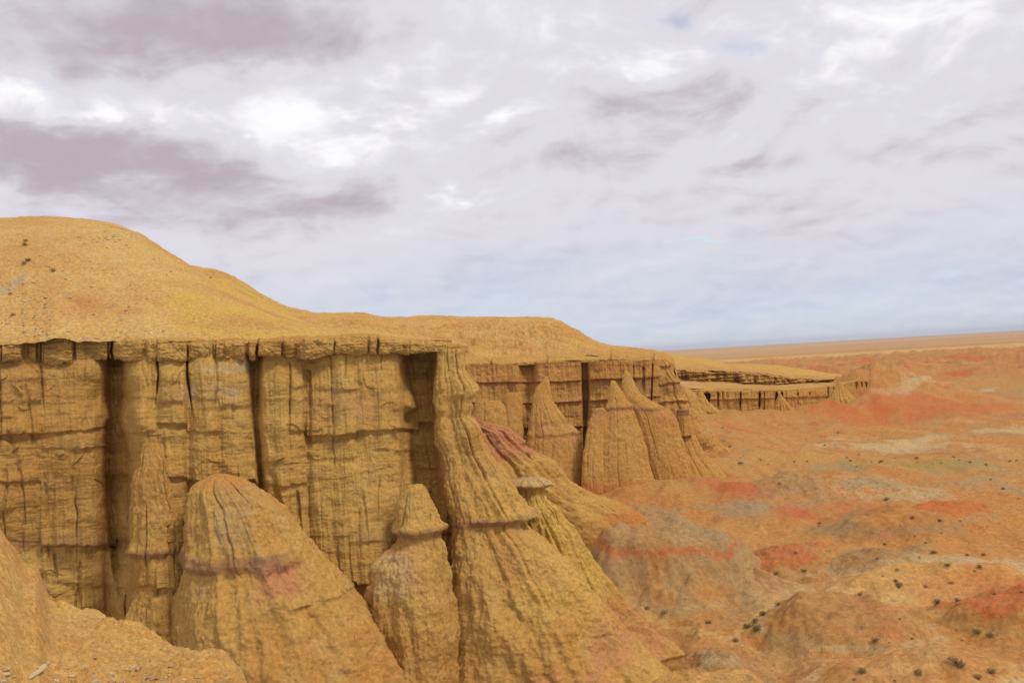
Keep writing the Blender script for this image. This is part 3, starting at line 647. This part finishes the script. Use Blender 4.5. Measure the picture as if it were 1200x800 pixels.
ctop = scurve(U, cap_top, 4) + 6 * fbm(U / 24, .5, 0, 6, .62); cbot = scurve(U, cap_bot, 4) + 5 + (13 + 5 * (1 - ss(U, 90, 200))) * fbm(U / 36, 2.5, 0, 6, .62)
jd = np.zeros_like(U); blk = np.zeros_like(U)
miss = ss(fbm(U / 20, 9.1, 0, 5, .6), .08, .26); cbot = cbot - 9 * miss
edges = np.array([j[0] for j in joints])
which = np.searchsorted(edges, U[0])
rb = RNG.uniform(-.5, .7, len(edges) + 1); rbot = RNG.uniform(-4.0, 3.0, len(edges) + 1)
kk = np.exp(-((np.arange(-6, 7)) / 2.2) ** 2); kk /= kk.sum()
sm = lambda a: np.convolve(np.pad(a, 6, 'edge'), kk, 'valid')
blk += sm(rb[which])[None]; cbot = cbot + sm(rbot[which])[None]
Vc = ctop + (cbot - ctop) * Tt
for (uj, wj, dj) in joints:
    jj = uj + 4.5 * fbm(Vc / 12, uj * .37, 0, 4)
    jd += dj * np.exp(-np.abs((U - jj) / (wj * .55)) ** 2.5) * (.35 + .65 * ss(Tt, .05, .6))
ov = curve(U, [(-260, 1.4), (0, 1.5), (60, 2.4), (100, 2.0), (130, 1.5), (300, 1.8), (460, 1.9), (548, 1.9)])
ov = ov * np.clip(.75 + 1.5 * fbm(U / 55, 6.6, 0, 4), .7, 1.4)
front = wall_depth(U) - curve(U, [(-260, -2.6), (0, -2.2), (110, -1.4), (145, .6), (182, 2.0), (300, 2.4), (420, 2.8), (468, 2.4), (500, 2.2), (548, 2.0)]) - ov - blk + 9 * ss(U, 512, 556) ** 1.5 + 1.1 * miss
wP = at(U, Vc, front)
prof = curve(Tt, [(0, -2.4), (.06, -.9), (.14, -.3), (.30, 0), (.55, .12), (.75, .08), (.88, -.10), (.94, -.6), (.97, -1.6), (1, -3.4)])
rough = .95 * fbm(wP[..., 0] * .22, wP[..., 2] * .35, 8.1, 4) + .75 * fbm(wP[..., 0] * .5, wP[..., 2] * .9, 3.1, 5, .6) + .22 * fbm(wP[..., 0] * .3, wP[..., 2] * 3.0, 6.1, 4, .6) + .25 * fbm(wP[..., 0] * 1.8, wP[..., 2] * 2.0, 1.1, 4, .6, True)
Vc = Vc - 2.2 * ss(Tt, .9, 1)
tcap = np.zeros(U.shape + (4,))
grid_mesh('caprock', at(U, Vc, front - prof + jd - rough), M_CAP, tcap, parent=near)


# ------------------------------------------------------------------ hills on the plateau
def hill(name, label, us, front_v, front_d, sil_v, sil_d, nrow=330, ease=.5, mat=None, relief=1.0, rocky=0.0, skirt=False, shelf=(), seed=0, back=60, kind='structure'):
    tq = np.concatenate([np.linspace(0, 1, nrow), 1 + np.linspace(0, 1, 40)[1:]])
    U, Q = np.meshgrid(us, tq)
    fv, sv = scurve(U, front_v, 5) + 6 * fbm(U / 26, seed, 0, 5, .6), scurve(U, sil_v, 7)
    fd, sd = scurve(U, front_d, 8), scurve(U, sil_d, 8)
    q1 = np.minimum(Q, 1)
    e = (1 - ease) * q1 + ease * np.sin(q1 * np.pi / 2)
    e = np.sin(q1 ** .85 * np.pi / 2)
    v = fv + (sv - fv) * e
    d = fd + (sd - fd) * q1 ** 1.15
    bk = np.maximum(Q - 1, 0)
    d = d + back * bk
    v = v + 30 * bk ** 1.5
    P = at(U, v, d)
    s = np.clip(q1 * 8, 0, 1) * relief
    x, y = P[..., 0], P[..., 1]
    dz = .9 * fbm(x / 14, y / 14, seed, 5) + .35 * fbm(x / 2.5, y / 2.5, seed + 4, 4) - .55 * np.maximum(fbm(x / 22, y / 9, seed + 9, 4, .5, True) - .35, 0)
    dz += .40 * fbm(x / 18, P[..., 2] / .9, seed + 2, 4, .6)
    dz += rocky * np.clip((fv - sv) / 45, 0, 1) * (1.1 * np.maximum(fbm(x / 9, P[..., 2] / 1.4, seed + 12, 5, .58), -.1) + .8 * fbm(x / 6, y / 6, seed + 13, 5, .6, True)) * (1 - ss(q1, .35, .85))
    P[..., 2] += dz * s
    for (z0, amp) in shelf:
        P[..., 1] -= amp * ss(P[..., 2] - z0 + .5 * fbm(x / 10, seed, 2, 3), -.25, .1) * 0
    t = np.zeros(U.shape + (4,))
    t = blend(t, YELLOW, .8 * ss(fbm(x / 16, y / 22, seed + 1, 4) + curve(U, [(-200, -.4), (60, -.25), (200, .15), (330, .45), (400, .1), (560, -.1), (800, 0)]) * (1 - ss(v, 388, 402)) , .05, .4))
    t = blend(t, (.42, .20, .065), .6 * ss(fbm(x / 20, y / 12, seed + 7, 5), .1, .4))
    t = blend(t, (.40, .28, .15), .55 * ss(fbm(x / 7, y / 7, seed + 17, 4), .2, .4) * (1 - ss(U, 150, 260)))
    if skirt:
        ex = [P]
        for k in range(1, 9): ex.append(P[:, -1:] + np.array([.6 * k, 2.0 * k, -.35 * k ** 1.6]))
        P = np.concatenate(ex, 1); t = np.concatenate([t] + [t[:, -1:]] * 8, 1)
    o = grid_mesh(name, P, mat or M_HILL, t)
    return tag(o, label, 'hill', kind=kind)
us1 = np.concatenate([np.linspace(-700, -10, 120)[:-1], np.arange(-10, 545.5, .9)])
hill('hill', 'rounded ochre hill rising above the near cliff', us1,
     [(a, b + 6) for a, b in [(-700, 402)] + cap_top[1:]] , [(-700, 82), (-150, 92), (0, 96.3), (60, 97), (124, 99.2), (182, 98.6), (300, 98.5), (470, 101.6), (515, 103), (548, 111)],
     [(-700, 300), (-300, 275), (-100, 261), (0, 255), (40, 253), (75, 254), (110, 257), (135, 263), (165, 274), (200, 297), (225, 312), (250, 328), (275, 340), (300, 352), (330, 366), (360, 378), (395, 385), (420, 386), (460, 391), (500, 394.5), (530, 400), (552, 404)],
     [(-700, 160), (0, 165), (200, 160), (300, 150), (400, 138), (480, 124), (552, 120)], seed=1, rocky=.45)
us2 = np.concatenate([np.linspace(100, 540, 200)[:-1], np.arange(540, 788, .8)])
cap2_top = [(100, 420), (540, 418), (556, 418), (600, 417), (640, 415), (690, 411), (740, 412), (770, 414), (784, 417), (800, 426)]
hill('hill', 'long ochre hill with a rounded right shoulder above the middle bluff', us2,
     [(a, b + 6) for a, b in cap2_top], [(100, 202), (540, 239), (640, 239.5), (740, 237), (765, 238), (775, 241), (790, 248)],
     [(100, 330), (190, 305), (225, 311), (258, 317), (285, 330), (310, 346), (340, 361), (370, 366), (428, 366), (446, 371), (500, 370), (560, 371), (630, 371), (652, 374), (668, 381), (685, 391), (703, 402), (730, 406), (770, 411), (790, 417), (800, 428)],
     [(100, 300), (300, 320), (500, 330), (640, 310), (720, 290), (790, 265)], seed=5, relief=1.6, back=120, rocky=1.5, skirt=True, mat=M_HILLROCK)


# ------------------------------------------------------------------ middle bluff
def bluff(label, us, vs, base_fn, topv, capmat, facemat, feats, ledges, cap_top_, cap_bot_, overhang, sc_, tints, seed, back_dir, joints_=(), talus=None, batter=.10):
    root = empty('cliff', at(us[len(us) // 2], vs[-1], float(base_fn(us[len(us) // 2]))), label, 'cliff', 'cliffs along the escarpment')
    U, V = np.meshgrid(us, vs); V = V + (scurve(U, cap_bot_, 3) - 4 - vs[0]) * (1 - ss(V, vs[0], vs[-1])); base = base_fn(U); W = at(U, V, base); off = np.zeros_like(U)
    for k, (pts, amp, soft) in enumerate(ledges):
        e = V - scurve(U, pts, 5) - 2.2 * fbm(U / 40, k * 3.3 + seed, 0, 4)
        off += amp * np.where(e < 0, np.exp(e / 10), 1 - ss(e, 0, soft))
    off += batter * (V - 428) * base / F
    for f in feats: off -= recess(U, V, *f)
    if talus:
        vt = talus[0] - talus[1] * (1 - np.abs(2 * ((U + 9 * fbm(U / 30, 3.0, 0, 3)) / talus[2] % 1) - 1)) * np.clip(.6 + 1.2 * fbm(U / 40, 5.0, 0, 3), 0, 1.2)
        off += talus[3] * np.maximum(V - vt, 0) * base / F
    wx, wz = W[..., 0] / sc_, W[..., 2] / sc_
    off += sc_ * (.32 * fbm(wx * .5, wz * .05, seed, 5, .6, True) + .22 * fbm(wx * 1.6, wz * .08, seed + 3, 4, .6, True) + .2 * fbm(wx * .07, wz * 1.1, seed + 5, 5, .6)
                  + 1.5 * fbm(wx * .10, wz * .012, seed + 9, 4, .5, True) + .9 * fbm(wx * .10, wz * .05, seed + 9, 4) + .35 * fbm(wx * .7, wz * .7, seed + 11, 5, .62))
    t = np.zeros(U.shape + (4,)); wv = 3 * fbm(U / 20, V / 20, seed, 4)
    for (va, vb, ua, ub, col, a, soft) in tints:
        t = blend(t, col, a * ss(V + wv, va - soft, va + soft) * (1 - ss(V + wv, vb - soft, vb + soft)) * ss(U + wv, ua - 8, ua + 8) * (1 - ss(U + wv, ub - 8, ub + 8)))
    P = at(U, V, base - off); ext = [P]; te = [t]
    for k in range(1, 8):
        Pk = P[:, -1:].copy(); Pk[..., 0] += back_dir[0] * k; Pk[..., 1] += back_dir[1] * k; ext.append(Pk); te.append(t[:, -1:])
    grid_mesh('cliff_face', np.concatenate(ext, 1), facemat, np.concatenate(te, 1), parent=root)
    U, Tt = np.meshgrid(us, np.linspace(0, 1, 40))
    ct_, cb_ = scurve(U, cap_top_, 3) + 1.6 * fbm(U / 14, seed, 0, 5, .6), scurve(U, cap_bot_, 3) + 3.2 * fbm(U / 18, seed + 2, 0, 5, .6)
    Vc = ct_ + (cb_ - ct_) * Tt
    jd = 0
    for (uj, wj, dj) in joints_: jd = jd + dj * np.exp(-np.abs((U - uj - 1.5 * fbm(Vc / 6, uj, 0, 3)) / wj) ** 2.5)
    prof = sc_ * curve(Tt, [(0, -2.2), (.15, -1.2), (.4, -.5), (.6, 0), (.8, .1), (.9, -.2), (.96, -.9), (1, -2.2)])
    fr = base_fn(U) - overhang - prof
    wP = at(U, Vc, fr) / sc_
    fr = fr - sc_ * (1.0 * fbm(wP[..., 0] * .35, wP[..., 2] * .6, seed, 5, .6) + .3 * fbm(wP[..., 0] * .25, wP[..., 2] * 3, seed + 1, 4, .6)) + jd
    P = at(U, Vc, fr); ext = [P]; te = [np.zeros(U.shape + (4,))]
    for k in range(1, 8):
        Pk = P[:, -1:].copy(); Pk[..., 0] += back_dir[0] * k; Pk[..., 1] += back_dir[1] * k; ext.append(Pk); te.append(te[0][:, -1:])
    grid_mesh('caprock', np.concatenate(ext, 1), capmat, np.concatenate(te, 1), parent=root)
    return root

bluff('banded middle bluff with one tall black cleft and a rounded hill on top', np.arange(515, 790, .55), np.arange(420, 640, .8),
      lambda u: scurve(u, [(500, 238), (600, 238), (685, 238), (740, 236), (760, 236), (774, 239), (790, 246)], 4), None, M_CAP, M_FAR,
      [([(420, 681), (520, 683), (560, 683)], [(420, 690), (470, 690), (520, 687), (640, 685)], 395, 660, 6, 5, 6),
       ([(420, 607), (470, 612), (520, 614)], [(420, 631), (450, 628), (470, 620), (520, 618)], 395, 525, 4.0, 11, 10),
       ([(420, 764), (470, 762)], [(420, 766), (470, 764)], 424, 490, 1.8, 1.6, 4),
       ([(420, 741), (480, 743)], [(420, 743), (480, 745)], 426, 470, 1.2, 1.6, 4),
              ([(430, 752), (480, 752)], [(430, 756), (480, 755)], 428, 470, 1.2, 2.4, 4)],
      [([(500, 448), (640, 447), (800, 440)], .8, 2), ([(500, 470), (640, 472), (800, 462)], .7, 2), ([(500, 505), (800, 495)], .9, 2)],
      [(500, 424)] + cap2_top[1:], [(500, 432), (600, 431), (640, 429), (690, 427), (740, 427), (780, 426), (790, 431), (800, 438)], 1.1, 2.2,
      [(440, 456, 500, 640, PINK, .45, 4), (440, 462, 700, 800, PURPLE, .4, 4), (445, 452, 640, 720, PINK, .4, 3), (468, 480, 640, 720, PINK, .4, 3), (560, 600, 500, 800, ORANGE, .5, 8)], 31, (-1, 10),
      [(640, 1.6, 1.5), (765, 1.5, 2), (715, 1.2, 1.2), (575, 1.5, 1.5)])

# ------------------------------------------------------------------ low far cliff with its stepped bench
cap3_top = [(770, 453), (800, 454), (860, 455), (920, 455), (960, 452), (985, 449), (1000, 446), (1024, 442), (1040, 446)]
cap3_bot = [(770, 461), (800, 461), (860, 462), (920, 461), (960, 458), (985, 455), (1000, 451), (1024, 447), (1040, 452)]
rs = np.random.default_rng(5)
f3 = [([(455, 803), (485, 806)], [(455, 812), (485, 811)], 459, 486, 12, 1.2, 3), ([(455, 823), (485, 826)], [(455, 833), (485, 831)], 459, 482, 14, 1.2, 3)]
uu = 840.0
while uu < 985:
    wd = float(rs.choice([1.2, 1.8, 3.0, 6.0], p=[.4, .3, .2, .1]))
    f3.append(([(455, uu), (500, uu + rs.uniform(-3, 3))], [(455, uu + wd), (500, uu + wd * .4)], 458 - (uu > 950) * 6, rs.uniform(472, 500) - (uu > 930) * 10, rs.uniform(2, 8), 1.6, 3))
    uu += wd + float(rs.choice([3, 6, 12, 20], p=[.3, .3, .25, .15]))
for uu in (1002, 1008, 1013): f3.append(([(440, uu), (480, uu)], [(440, uu + 3), (480, uu + 3)], 446, 460, 3, 1.4, 3))
bluff('low far cliff fluted with dark vertical cracks below a stepped bench', np.arange(772, 1036, .5), np.arange(440, 560, .7),
      lambda u: scurve(u, [(760, 434), (800, 432), (900, 430), (980, 436), (1005, 444), (1022, 462), (1040, 520)], 5), None, M_CAP, M_FAR, f3,
      [([(760, 470), (1040, 462)], .8, 1.5)], cap3_top, cap3_bot, 1.6, 3.0, [(490, 520, 760, 1040, ORANGE, .5, 8), (500, 530, 780, 900, RED, .4, 8)], 41, (2, 14), talus=(492, 24, 30, 1.3))
def bench(u, q): pass
us3 = np.arange(772, 1036, .6)
qs = np.linspace(0, 1, 260)
U, Q = np.meshgrid(us3, qs)
f_v = scurve(U, [(a, b + 1) for a, b in cap3_top], 4)
l_b = scurve(U, [(770, 446), (800, 446), (860, 449), (905, 451), (950, 449), (1000, 445), (1040, 445)], 5) + 1.5 * fbm(U / 16, 1.0, 0, 4)
l_t = np.minimum(scurve(U, [(770, 432), (800, 433), (860, 435), (900, 437), (915, 441), (950, 444), (1000, 443.5), (1040, 444.5)], 5) + 1.8 * fbm(U / 13, 4.0, 0, 4), l_b - .3)
s_v = np.minimum(scurve(U, [(770, 411), (790, 415), (830, 421), (850, 426), (880, 427), (905, 427), (930, 431), (970, 437), (1000, 441), (1040, 444)], 5), l_t - .2)
v = np.where(Q < .3, f_v + (l_b - f_v) * (Q / .3), np.where(Q < .65, l_b + (l_t - l_b) * ((Q - .3) / .35), l_t + (s_v - l_t) * np.sin(np.clip((Q - .65) / .3, 0, 1) * np.pi / 2)))
fd3 = scurve(U, [(760, 436), (900, 434), (980, 440), (1005, 448), (1022, 466), (1040, 524)], 5)
d = fd3 + curve(Q, [(0, -2), (.3, 62), (.34, 58), (.6, 58), (.65, 66), (.95, 190), (1, 330)])
steep = ss(Q, .3, .34) * (1 - ss(Q, .62, .66))
Pn = at(U, v, d)
d = d + steep * (6 * fbm(Pn[..., 0] / 6, Pn[..., 2] / 8, 2, 4, .6, True) + 4 * fbm(Pn[..., 0] / 30, Pn[..., 2] / 1.2, 3, 4) + 5 * ss(pn(Pn[..., 0] / 9, 3.3, Pn[..., 2] / 30), .1, .4))
v = v + 8 * ss(Q, .95, 1)
P = at(U, v, d); P[..., 2] += (1 - steep) * (.8 + 1.2 * ss(Q, .6, .7)) * fbm(P[..., 0] / 12, P[..., 1] / 20, 6, 5, .6) * ss(Q, 0, .05)
t = np.zeros(U.shape + (4,))
t = blend(t, PALE, .7 * ss(fbm(P[..., 0] / 30, P[..., 1] / 12, 3, 4), .05, .3) * (1 - ss(Q, .28, .33)))
t = blend(t, (.40, .22, .075), .4 * steep)
t = blend(t, YELLOW, .5 * ss(Q, .66, .75))
o = grid_mesh('bench_terrace', P, M_FAR, t); tag(o, 'stepped ochre bench above the low far cliff', 'terrace', kind='structure')


# ------------------------------------------------------------------ foreground outcrop and ledge
def ledge(name, label, us, front_v, sil_v, front_d, sil_d, drop=14, amp=.25, crumble=.01, seed=0, tints=None):
    tq = np.concatenate([np.linspace(0, 1, 300), 1 + np.linspace(0, 1, 60)[1:]])
    U, Q = np.meshgrid(us, tq); q1 = np.minimum(Q, 1); bk = np.maximum(Q - 1, 0)
    fv, sv, fd, sd = (scurve(U, p, 4) for p in (front_v, sil_v, front_d, sil_d))
    P = at(U, fv + (sv - fv) * np.sin(q1 ** .9 * np.pi / 2), fd + (sd - fd) * q1)
    P[..., 1] += bk * 3.0; P[..., 2] -= drop * bk ** 1.3
    x, y, z = P[..., 0], P[..., 1], P[..., 2]
    n = fbm(x * .5, y * .5, seed + z * .3, 5, .55) * 1.6 + .45 * fbm(x * 2.2, y * 2.2, seed + 3, 5, .62) + .18 * fbm(x * 9, y * 9, seed + 4, 4, .6)
    n = n - .5 * np.maximum(fbm(x * .8, y * .8, seed + 5, 3, .5, True) - .4, 0)
    P[..., 2] += amp * n + crumble * (fbm(x * 14, y * 14, seed + 11, 4, .6, True) + 1.2 * np.maximum(fbm(x * 7, y * 7, seed + 12, 3), 0))
    P[..., 1] -= amp * 2 * fbm(x * .6, z * 1.2, seed + 8, 4) * ss(Q, 1.0, 1.2)
    t = np.zeros(U.shape + (4,))
    t = blend(t, YELLOW, .4 * ss(fbm(x * .7, y * .7, seed + 6, 4), -.1, .3))
    t = blend(t, ORANGE, .5 * ss(fbm(x * 1.1, y * 1.1, seed + 9, 4), .15, .35))
    o = grid_mesh(name, P, M_FORE, t)
    return tag(o, label, 'outcrop')
ledge('rock_outcrop', 'pebbly ochre outcrop sloping down from the lower left corner', np.linspace(-500, 330, 900),
      [(-500, 960), (330, 960)], [(-500, 470), (-100, 560), (0, 622), (14, 640), (28, 662), (45, 668), (53, 690), (62, 703), (90, 712), (120, 719), (150, 735), (180, 745), (215, 757), (245, 770), (270, 778), (290, 792), (310, 830), (330, 880)],
      [(-500, 5.5), (330, 7.0)], [(-500, 16), (0, 17), (60, 18), (120, 17), (200, 15), (300, 12), (330, 11)], seed=2, amp=.34)
ledge('rock_ledge', 'crumbly orange rock ledge at the bottom centre edge of the photo', np.linspace(640, 1000, 520),
      [(640, 960), (1000, 960)], [(640, 880), (730, 830), (765, 800), (790, 788), (815, 783), (835, 789), (850, 785), (866, 781), (884, 790), (905, 812), (940, 840), (1000, 880)],
      [(640, 3.6), (1000, 3.6)], [(640, 4.4), (1000, 4.4)], seed=7, amp=.02, drop=5, crumble=.022)


# ------------------------------------------------------------------ shrubs and stones
def mat_simple(name, c1, c2, scale=3):
    m = bpy.data.materials.new(name); m.use_nodes = True
    T = NT(m.node_tree); b = T.n['Principled BSDF']; b.inputs['Roughness'].default_value = .9; b.inputs['Specular IOR Level'].default_value = .15
    ob = T.node('ShaderNodeObjectInfo').outputs['Random']; p = T.node('ShaderNodeNewGeometry').outputs['Position']
    f = T.math('ADD', T.math('MULTIPLY', T.noise(p, scale, 4, .6), .7), T.math('MULTIPLY', ob, .35))
    T.put(b.inputs['Base Color'], T.mix(T.ramp(f, .3, .75), c1, c2)); return m
M_LEAF = mat_simple('shrub_leaf', (.085, .075, .028), (.24, .18, .08), 3)
M_TWIG = mat_simple('shrub_twig', (.09, .06, .035), (.15, .10, .06), 5)
M_STONE = mat_simple('pale_stone', (.36, .22, .10), (.52, .39, .23), 2)
def shrub_meshes(seed):
    r = np.random.default_rng(seed); V, Q = [], []
    n = 420
    for i in range(n):
        a = r.uniform(0, 2 * np.pi); rr = .5 * math.sqrt(r.uniform()); hh = r.uniform(.05, 1) * (.62 - .5 * rr * rr)
        lump = 1 + .3 * math.sin(3 * a + seed)
        c = np.array([rr * lump * math.cos(a), rr * lump * math.sin(a), hh])
        e1 = r.normal(size=3); e1 /= np.linalg.norm(e1); e2 = np.cross(e1, r.normal(size=3)); e2 /= np.linalg.norm(e2)
        s = r.uniform(.03, .07); k = len(V)
        V += [c - e1 * s, c + e2 * s * .5, c + e1 * s, c - e2 * s * .5]; Q.append([k, k + 1, k + 2, k + 3])
    leaf = raw_mesh('foliage', np.array(V), np.array(Q), M_LEAF, smooth=False, link=False)
    V, Q = [], []
    for i in range(14):
        a = r.uniform(0, 2 * np.pi); tip = np.array([.38 * math.cos(a), .38 * math.sin(a), r.uniform(.25, .5)])
        side = np.array([-math.sin(a), math.cos(a), 0]); k = len(V)
        for f, wd in ((-.15, .02), (.5, .013), (1, .005)):
            p = tip * f
            V += [p + side * wd, p + np.array([0, 0, wd]), p - side * wd]
        for lv in (0, 3):
            for j in range(3): Q.append([k + lv + j, k + lv + (j + 1) % 3, k + lv + 3 + (j + 1) % 3, k + lv + 3 + j])
    return leaf, raw_mesh('stem', np.array(V), np.array(Q), M_TWIG, smooth=False, link=False)
SH = [shrub_meshes(s) for s in (1, 2, 3)]
def shrub(P, size, label, group='desert shrubs dotted over the valley floor'):
    leaf, twig = SH[random.randrange(3)]
    r = bpy.data.objects.new('desert_shrub', None); COL.objects.link(r)
    r.location = [float(c) for c in P]; r.rotation_euler.z = random.uniform(0, 6.28); r.scale = (size, size * random.uniform(.8, 1.2), size * random.uniform(.75, 1.1))
    tag(r, label, 'shrub', group)
    for nm, me in (('foliage', leaf), ('stem', twig)):
        c = bpy.data.objects.new(nm, me); COL.objects.link(c); c.parent = r
deps = None
def drop_to(u, v):
    """first surface the photo pixel's line of sight meets"""
    global deps
    if deps is None: bpy.context.view_layer.update(); deps = bpy.context.evaluated_depsgraph_get()
    d = ray(u, v); d /= np.linalg.norm(d)
    hit, loc, nor, idx, ob, m = sc.ray_cast(deps, Vector(CAM), Vector(d))
    return (np.array(loc), ob) if hit else (None, None)
NAMED = [(876, 735, 2.0, 'largest of the four shrubs clustered by the pale crest, lower left'), (887, 738, 2.0, 'dark shrub of the clustered four, lower right'), (885, 728, 1.6, 'small middle shrub of the clustered four'), (894, 721, 1.8, 'topmost shrub of the clustered four'),
         (830, 730, 1.5, 'lone dark shrub at the foot of the red-rimmed grey mound'), (778, 718, 1.5, 'bright green shrub right of the pink ridge foot'), (758, 713, 1.5, 'dull green shrub left of the bright green one'), (862, 751, 1.5, 'shrub on the crest below the four clustered shrubs'),
         (1118, 777, 2.3, 'big dark tangled shrub in the lower right'), (1126, 781, 1.8, 'smaller shrub touching the big tangled shrub'), (1145, 742, 1.6, 'left of the paired shrubs under the deep red mound'), (1160, 746, 1.8, 'right of the paired shrubs under the deep red mound'),
         (1076, 790, 1.6, 'round shrub at the bottom edge left of the tangled shrub'), (1010, 788, 1.6, 'grey-green shrub on the smooth pale mound'), (1146, 795, 1.6, 'low shrub at the bottom edge right of the tangled shrub'),
         (910, 672, 1.4, 'shrub under the small bright red mound'), (942, 669, 1.4, 'shrub right of the small bright red mound'), (1122, 704, 1.3, 'single shrub on the red slope left of the deep red mound')]
for (u, v, s, lab) in NAMED:
    P, ob = drop_to(u, v)
    if P is not None: shrub(P - np.array([0, 0, .05]), s * .68, lab + (' of the valley' if len(lab.split()) < 4 else ''))
cnt = 0
for i in range(900):
    if cnt >= 105: break
    k = random.random()
    if k < .35: u, v = random.uniform(860, 1200), 541 + random.gauss(0, 3) + .02 * random.uniform(-100, 100)
    elif k < .55: u, v = random.uniform(905, 1200), random.uniform(560, 800)
    elif k < .75: u, v = random.uniform(820, 1000), 545 - random.uniform(0, 45)
    else: u, v = random.uniform(960, 1200), random.uniform(560, 700)
    P, ob = drop_to(u, v)
    if ob is None or ob.name.split('.')[0] not in ('valley_floor', 'eroded_mound'): continue
    shrub(P - np.array([0, 0, .05]), random.choice((.35, .45, .6, .8, 1.1)) * random.uniform(.8, 1.2), 'tiny dark desert shrub dotted on the orange valley floor'); cnt += 1
cnt = 0
for (u, v) in [(12, 345), (30, 283), (29, 288), (62, 318), (33, 306), (28, 310), (15, 370), (283, 335), (250, 321), (247, 326)]:
    P, ob = drop_to(u, v)
    if P is not None and ob.name.startswith('hill'): shrub(P, random.uniform(.45, .8), 'tiny dry shrub on the ochre hill slope', 'dry shrubs on the hill')

def stone_mesh(seed, n=14):
    r = np.random.default_rng(seed)
    th = np.linspace(0, 2 * np.pi, n, endpoint=False); ph = np.linspace(-1.4, 1.4, 9)
    PH, TH = np.meshgrid(ph, th, indexing='ij')
    P = np.stack([np.cos(PH) * np.cos(TH), np.cos(PH) * np.sin(TH) * .75, np.sin(PH) * .5], -1)
    k = 1 + .35 * fbm(P[..., 0] * 1.3 + seed, P[..., 1] * 1.3, P[..., 2] * 1.3, 3)
    P *= k[..., None]; P = np.round(P * 3.2) * .15 / 1.0 * .55 + P * .45 if False else P
    o = grid_mesh('stone', P, M_STONE, closed=True, flip=False); me = o.data
    bpy.data.objects.remove(o); me.polygons.foreach_set('use_smooth', np.zeros(len(me.polygons), bool)); return me
SM = [stone_mesh(s) for s in range(4)]
def stone(P, size, label, group):
    o = bpy.data.objects.new('stone', random.choice(SM)); COL.objects.link(o)
    o.location = [float(c) for c in P]; o.rotation_euler = (random.uniform(-.3, .3), random.uniform(-.3, .3), random.uniform(0, 6.28))
    o.scale = [size * random.uniform(.7, 1.3) for _ in range(3)]; tag(o, label, 'stone', group)
spots = []
for i in range(230):
    k = i % 3
    u, v = [(random.uniform(0, 200), random.uniform(265, 398)), (random.gauss(125, 22), random.gauss(278, 5)), (random.uniform(0, 60), random.uniform(330, 395))][k]
    P, ob = drop_to(u, v)
    if ob is not None and ob.name.startswith('hill'): spots.append(P)
fs = []
for i in range(120):
    u, v = random.uniform(0, 275), 803 - abs(random.gauss(0, 17))
    P, ob = drop_to(u, v)
    if ob is not None and ob.name.startswith('rock_outcrop'): fs.append(P)
big = drop_to(44, 786)[0]
for P in spots: stone(P, random.uniform(.12, .28), 'small pale stone lying on the ochre hill slope', 'pale stones scattered on the hill')
if big is not None:
    fs = [P for P in fs if np.linalg.norm(P - big) > .35]
    stone(big, .13, 'largest flat whitish stone on the foreground outcrop', 'pale stones on the foreground outcrop')
    COL.objects[-1].scale = (.17, .08, .06)
for P in fs: stone(P, random.choice((.012, .02, .03, .045)), 'small pale stone on the foreground outcrop', 'pale stones on the foreground outcrop')



# ------------------------------------------------------------------ thin dusty air
hz_m = bpy.data.materials.new('haze_air'); hz_m.use_nodes = True
T = NT(hz_m.node_tree); T.n.clear(); ho = T.node('ShaderNodeOutputMaterial'); pv = T.node('ShaderNodeVolumePrincipled')
pv.inputs['Color'].default_value = (.80, .84, .95, 1); pv.inputs['Density'].default_value = 1.8e-5
for k_ in ('Density Attribute', 'Color Attribute', 'Temperature Attribute'): pv.inputs[k_].default_value = ''
T.put(ho.inputs['Volume'], pv.outputs[0])
bx = np.array([(x, y, z) for z in (-60, 260) for x, y in ((-190000, -2000), (190000, -2000), (190000, 61000), (-190000, 61000))], float)
tag(raw_mesh('haze', bx, np.array([[3, 2, 1, 0], [4, 5, 6, 7], [0, 1, 5, 4], [1, 2, 6, 5], [2, 3, 7, 6], [3, 0, 4, 7]]), hz_m, smooth=False), kind='stuff')
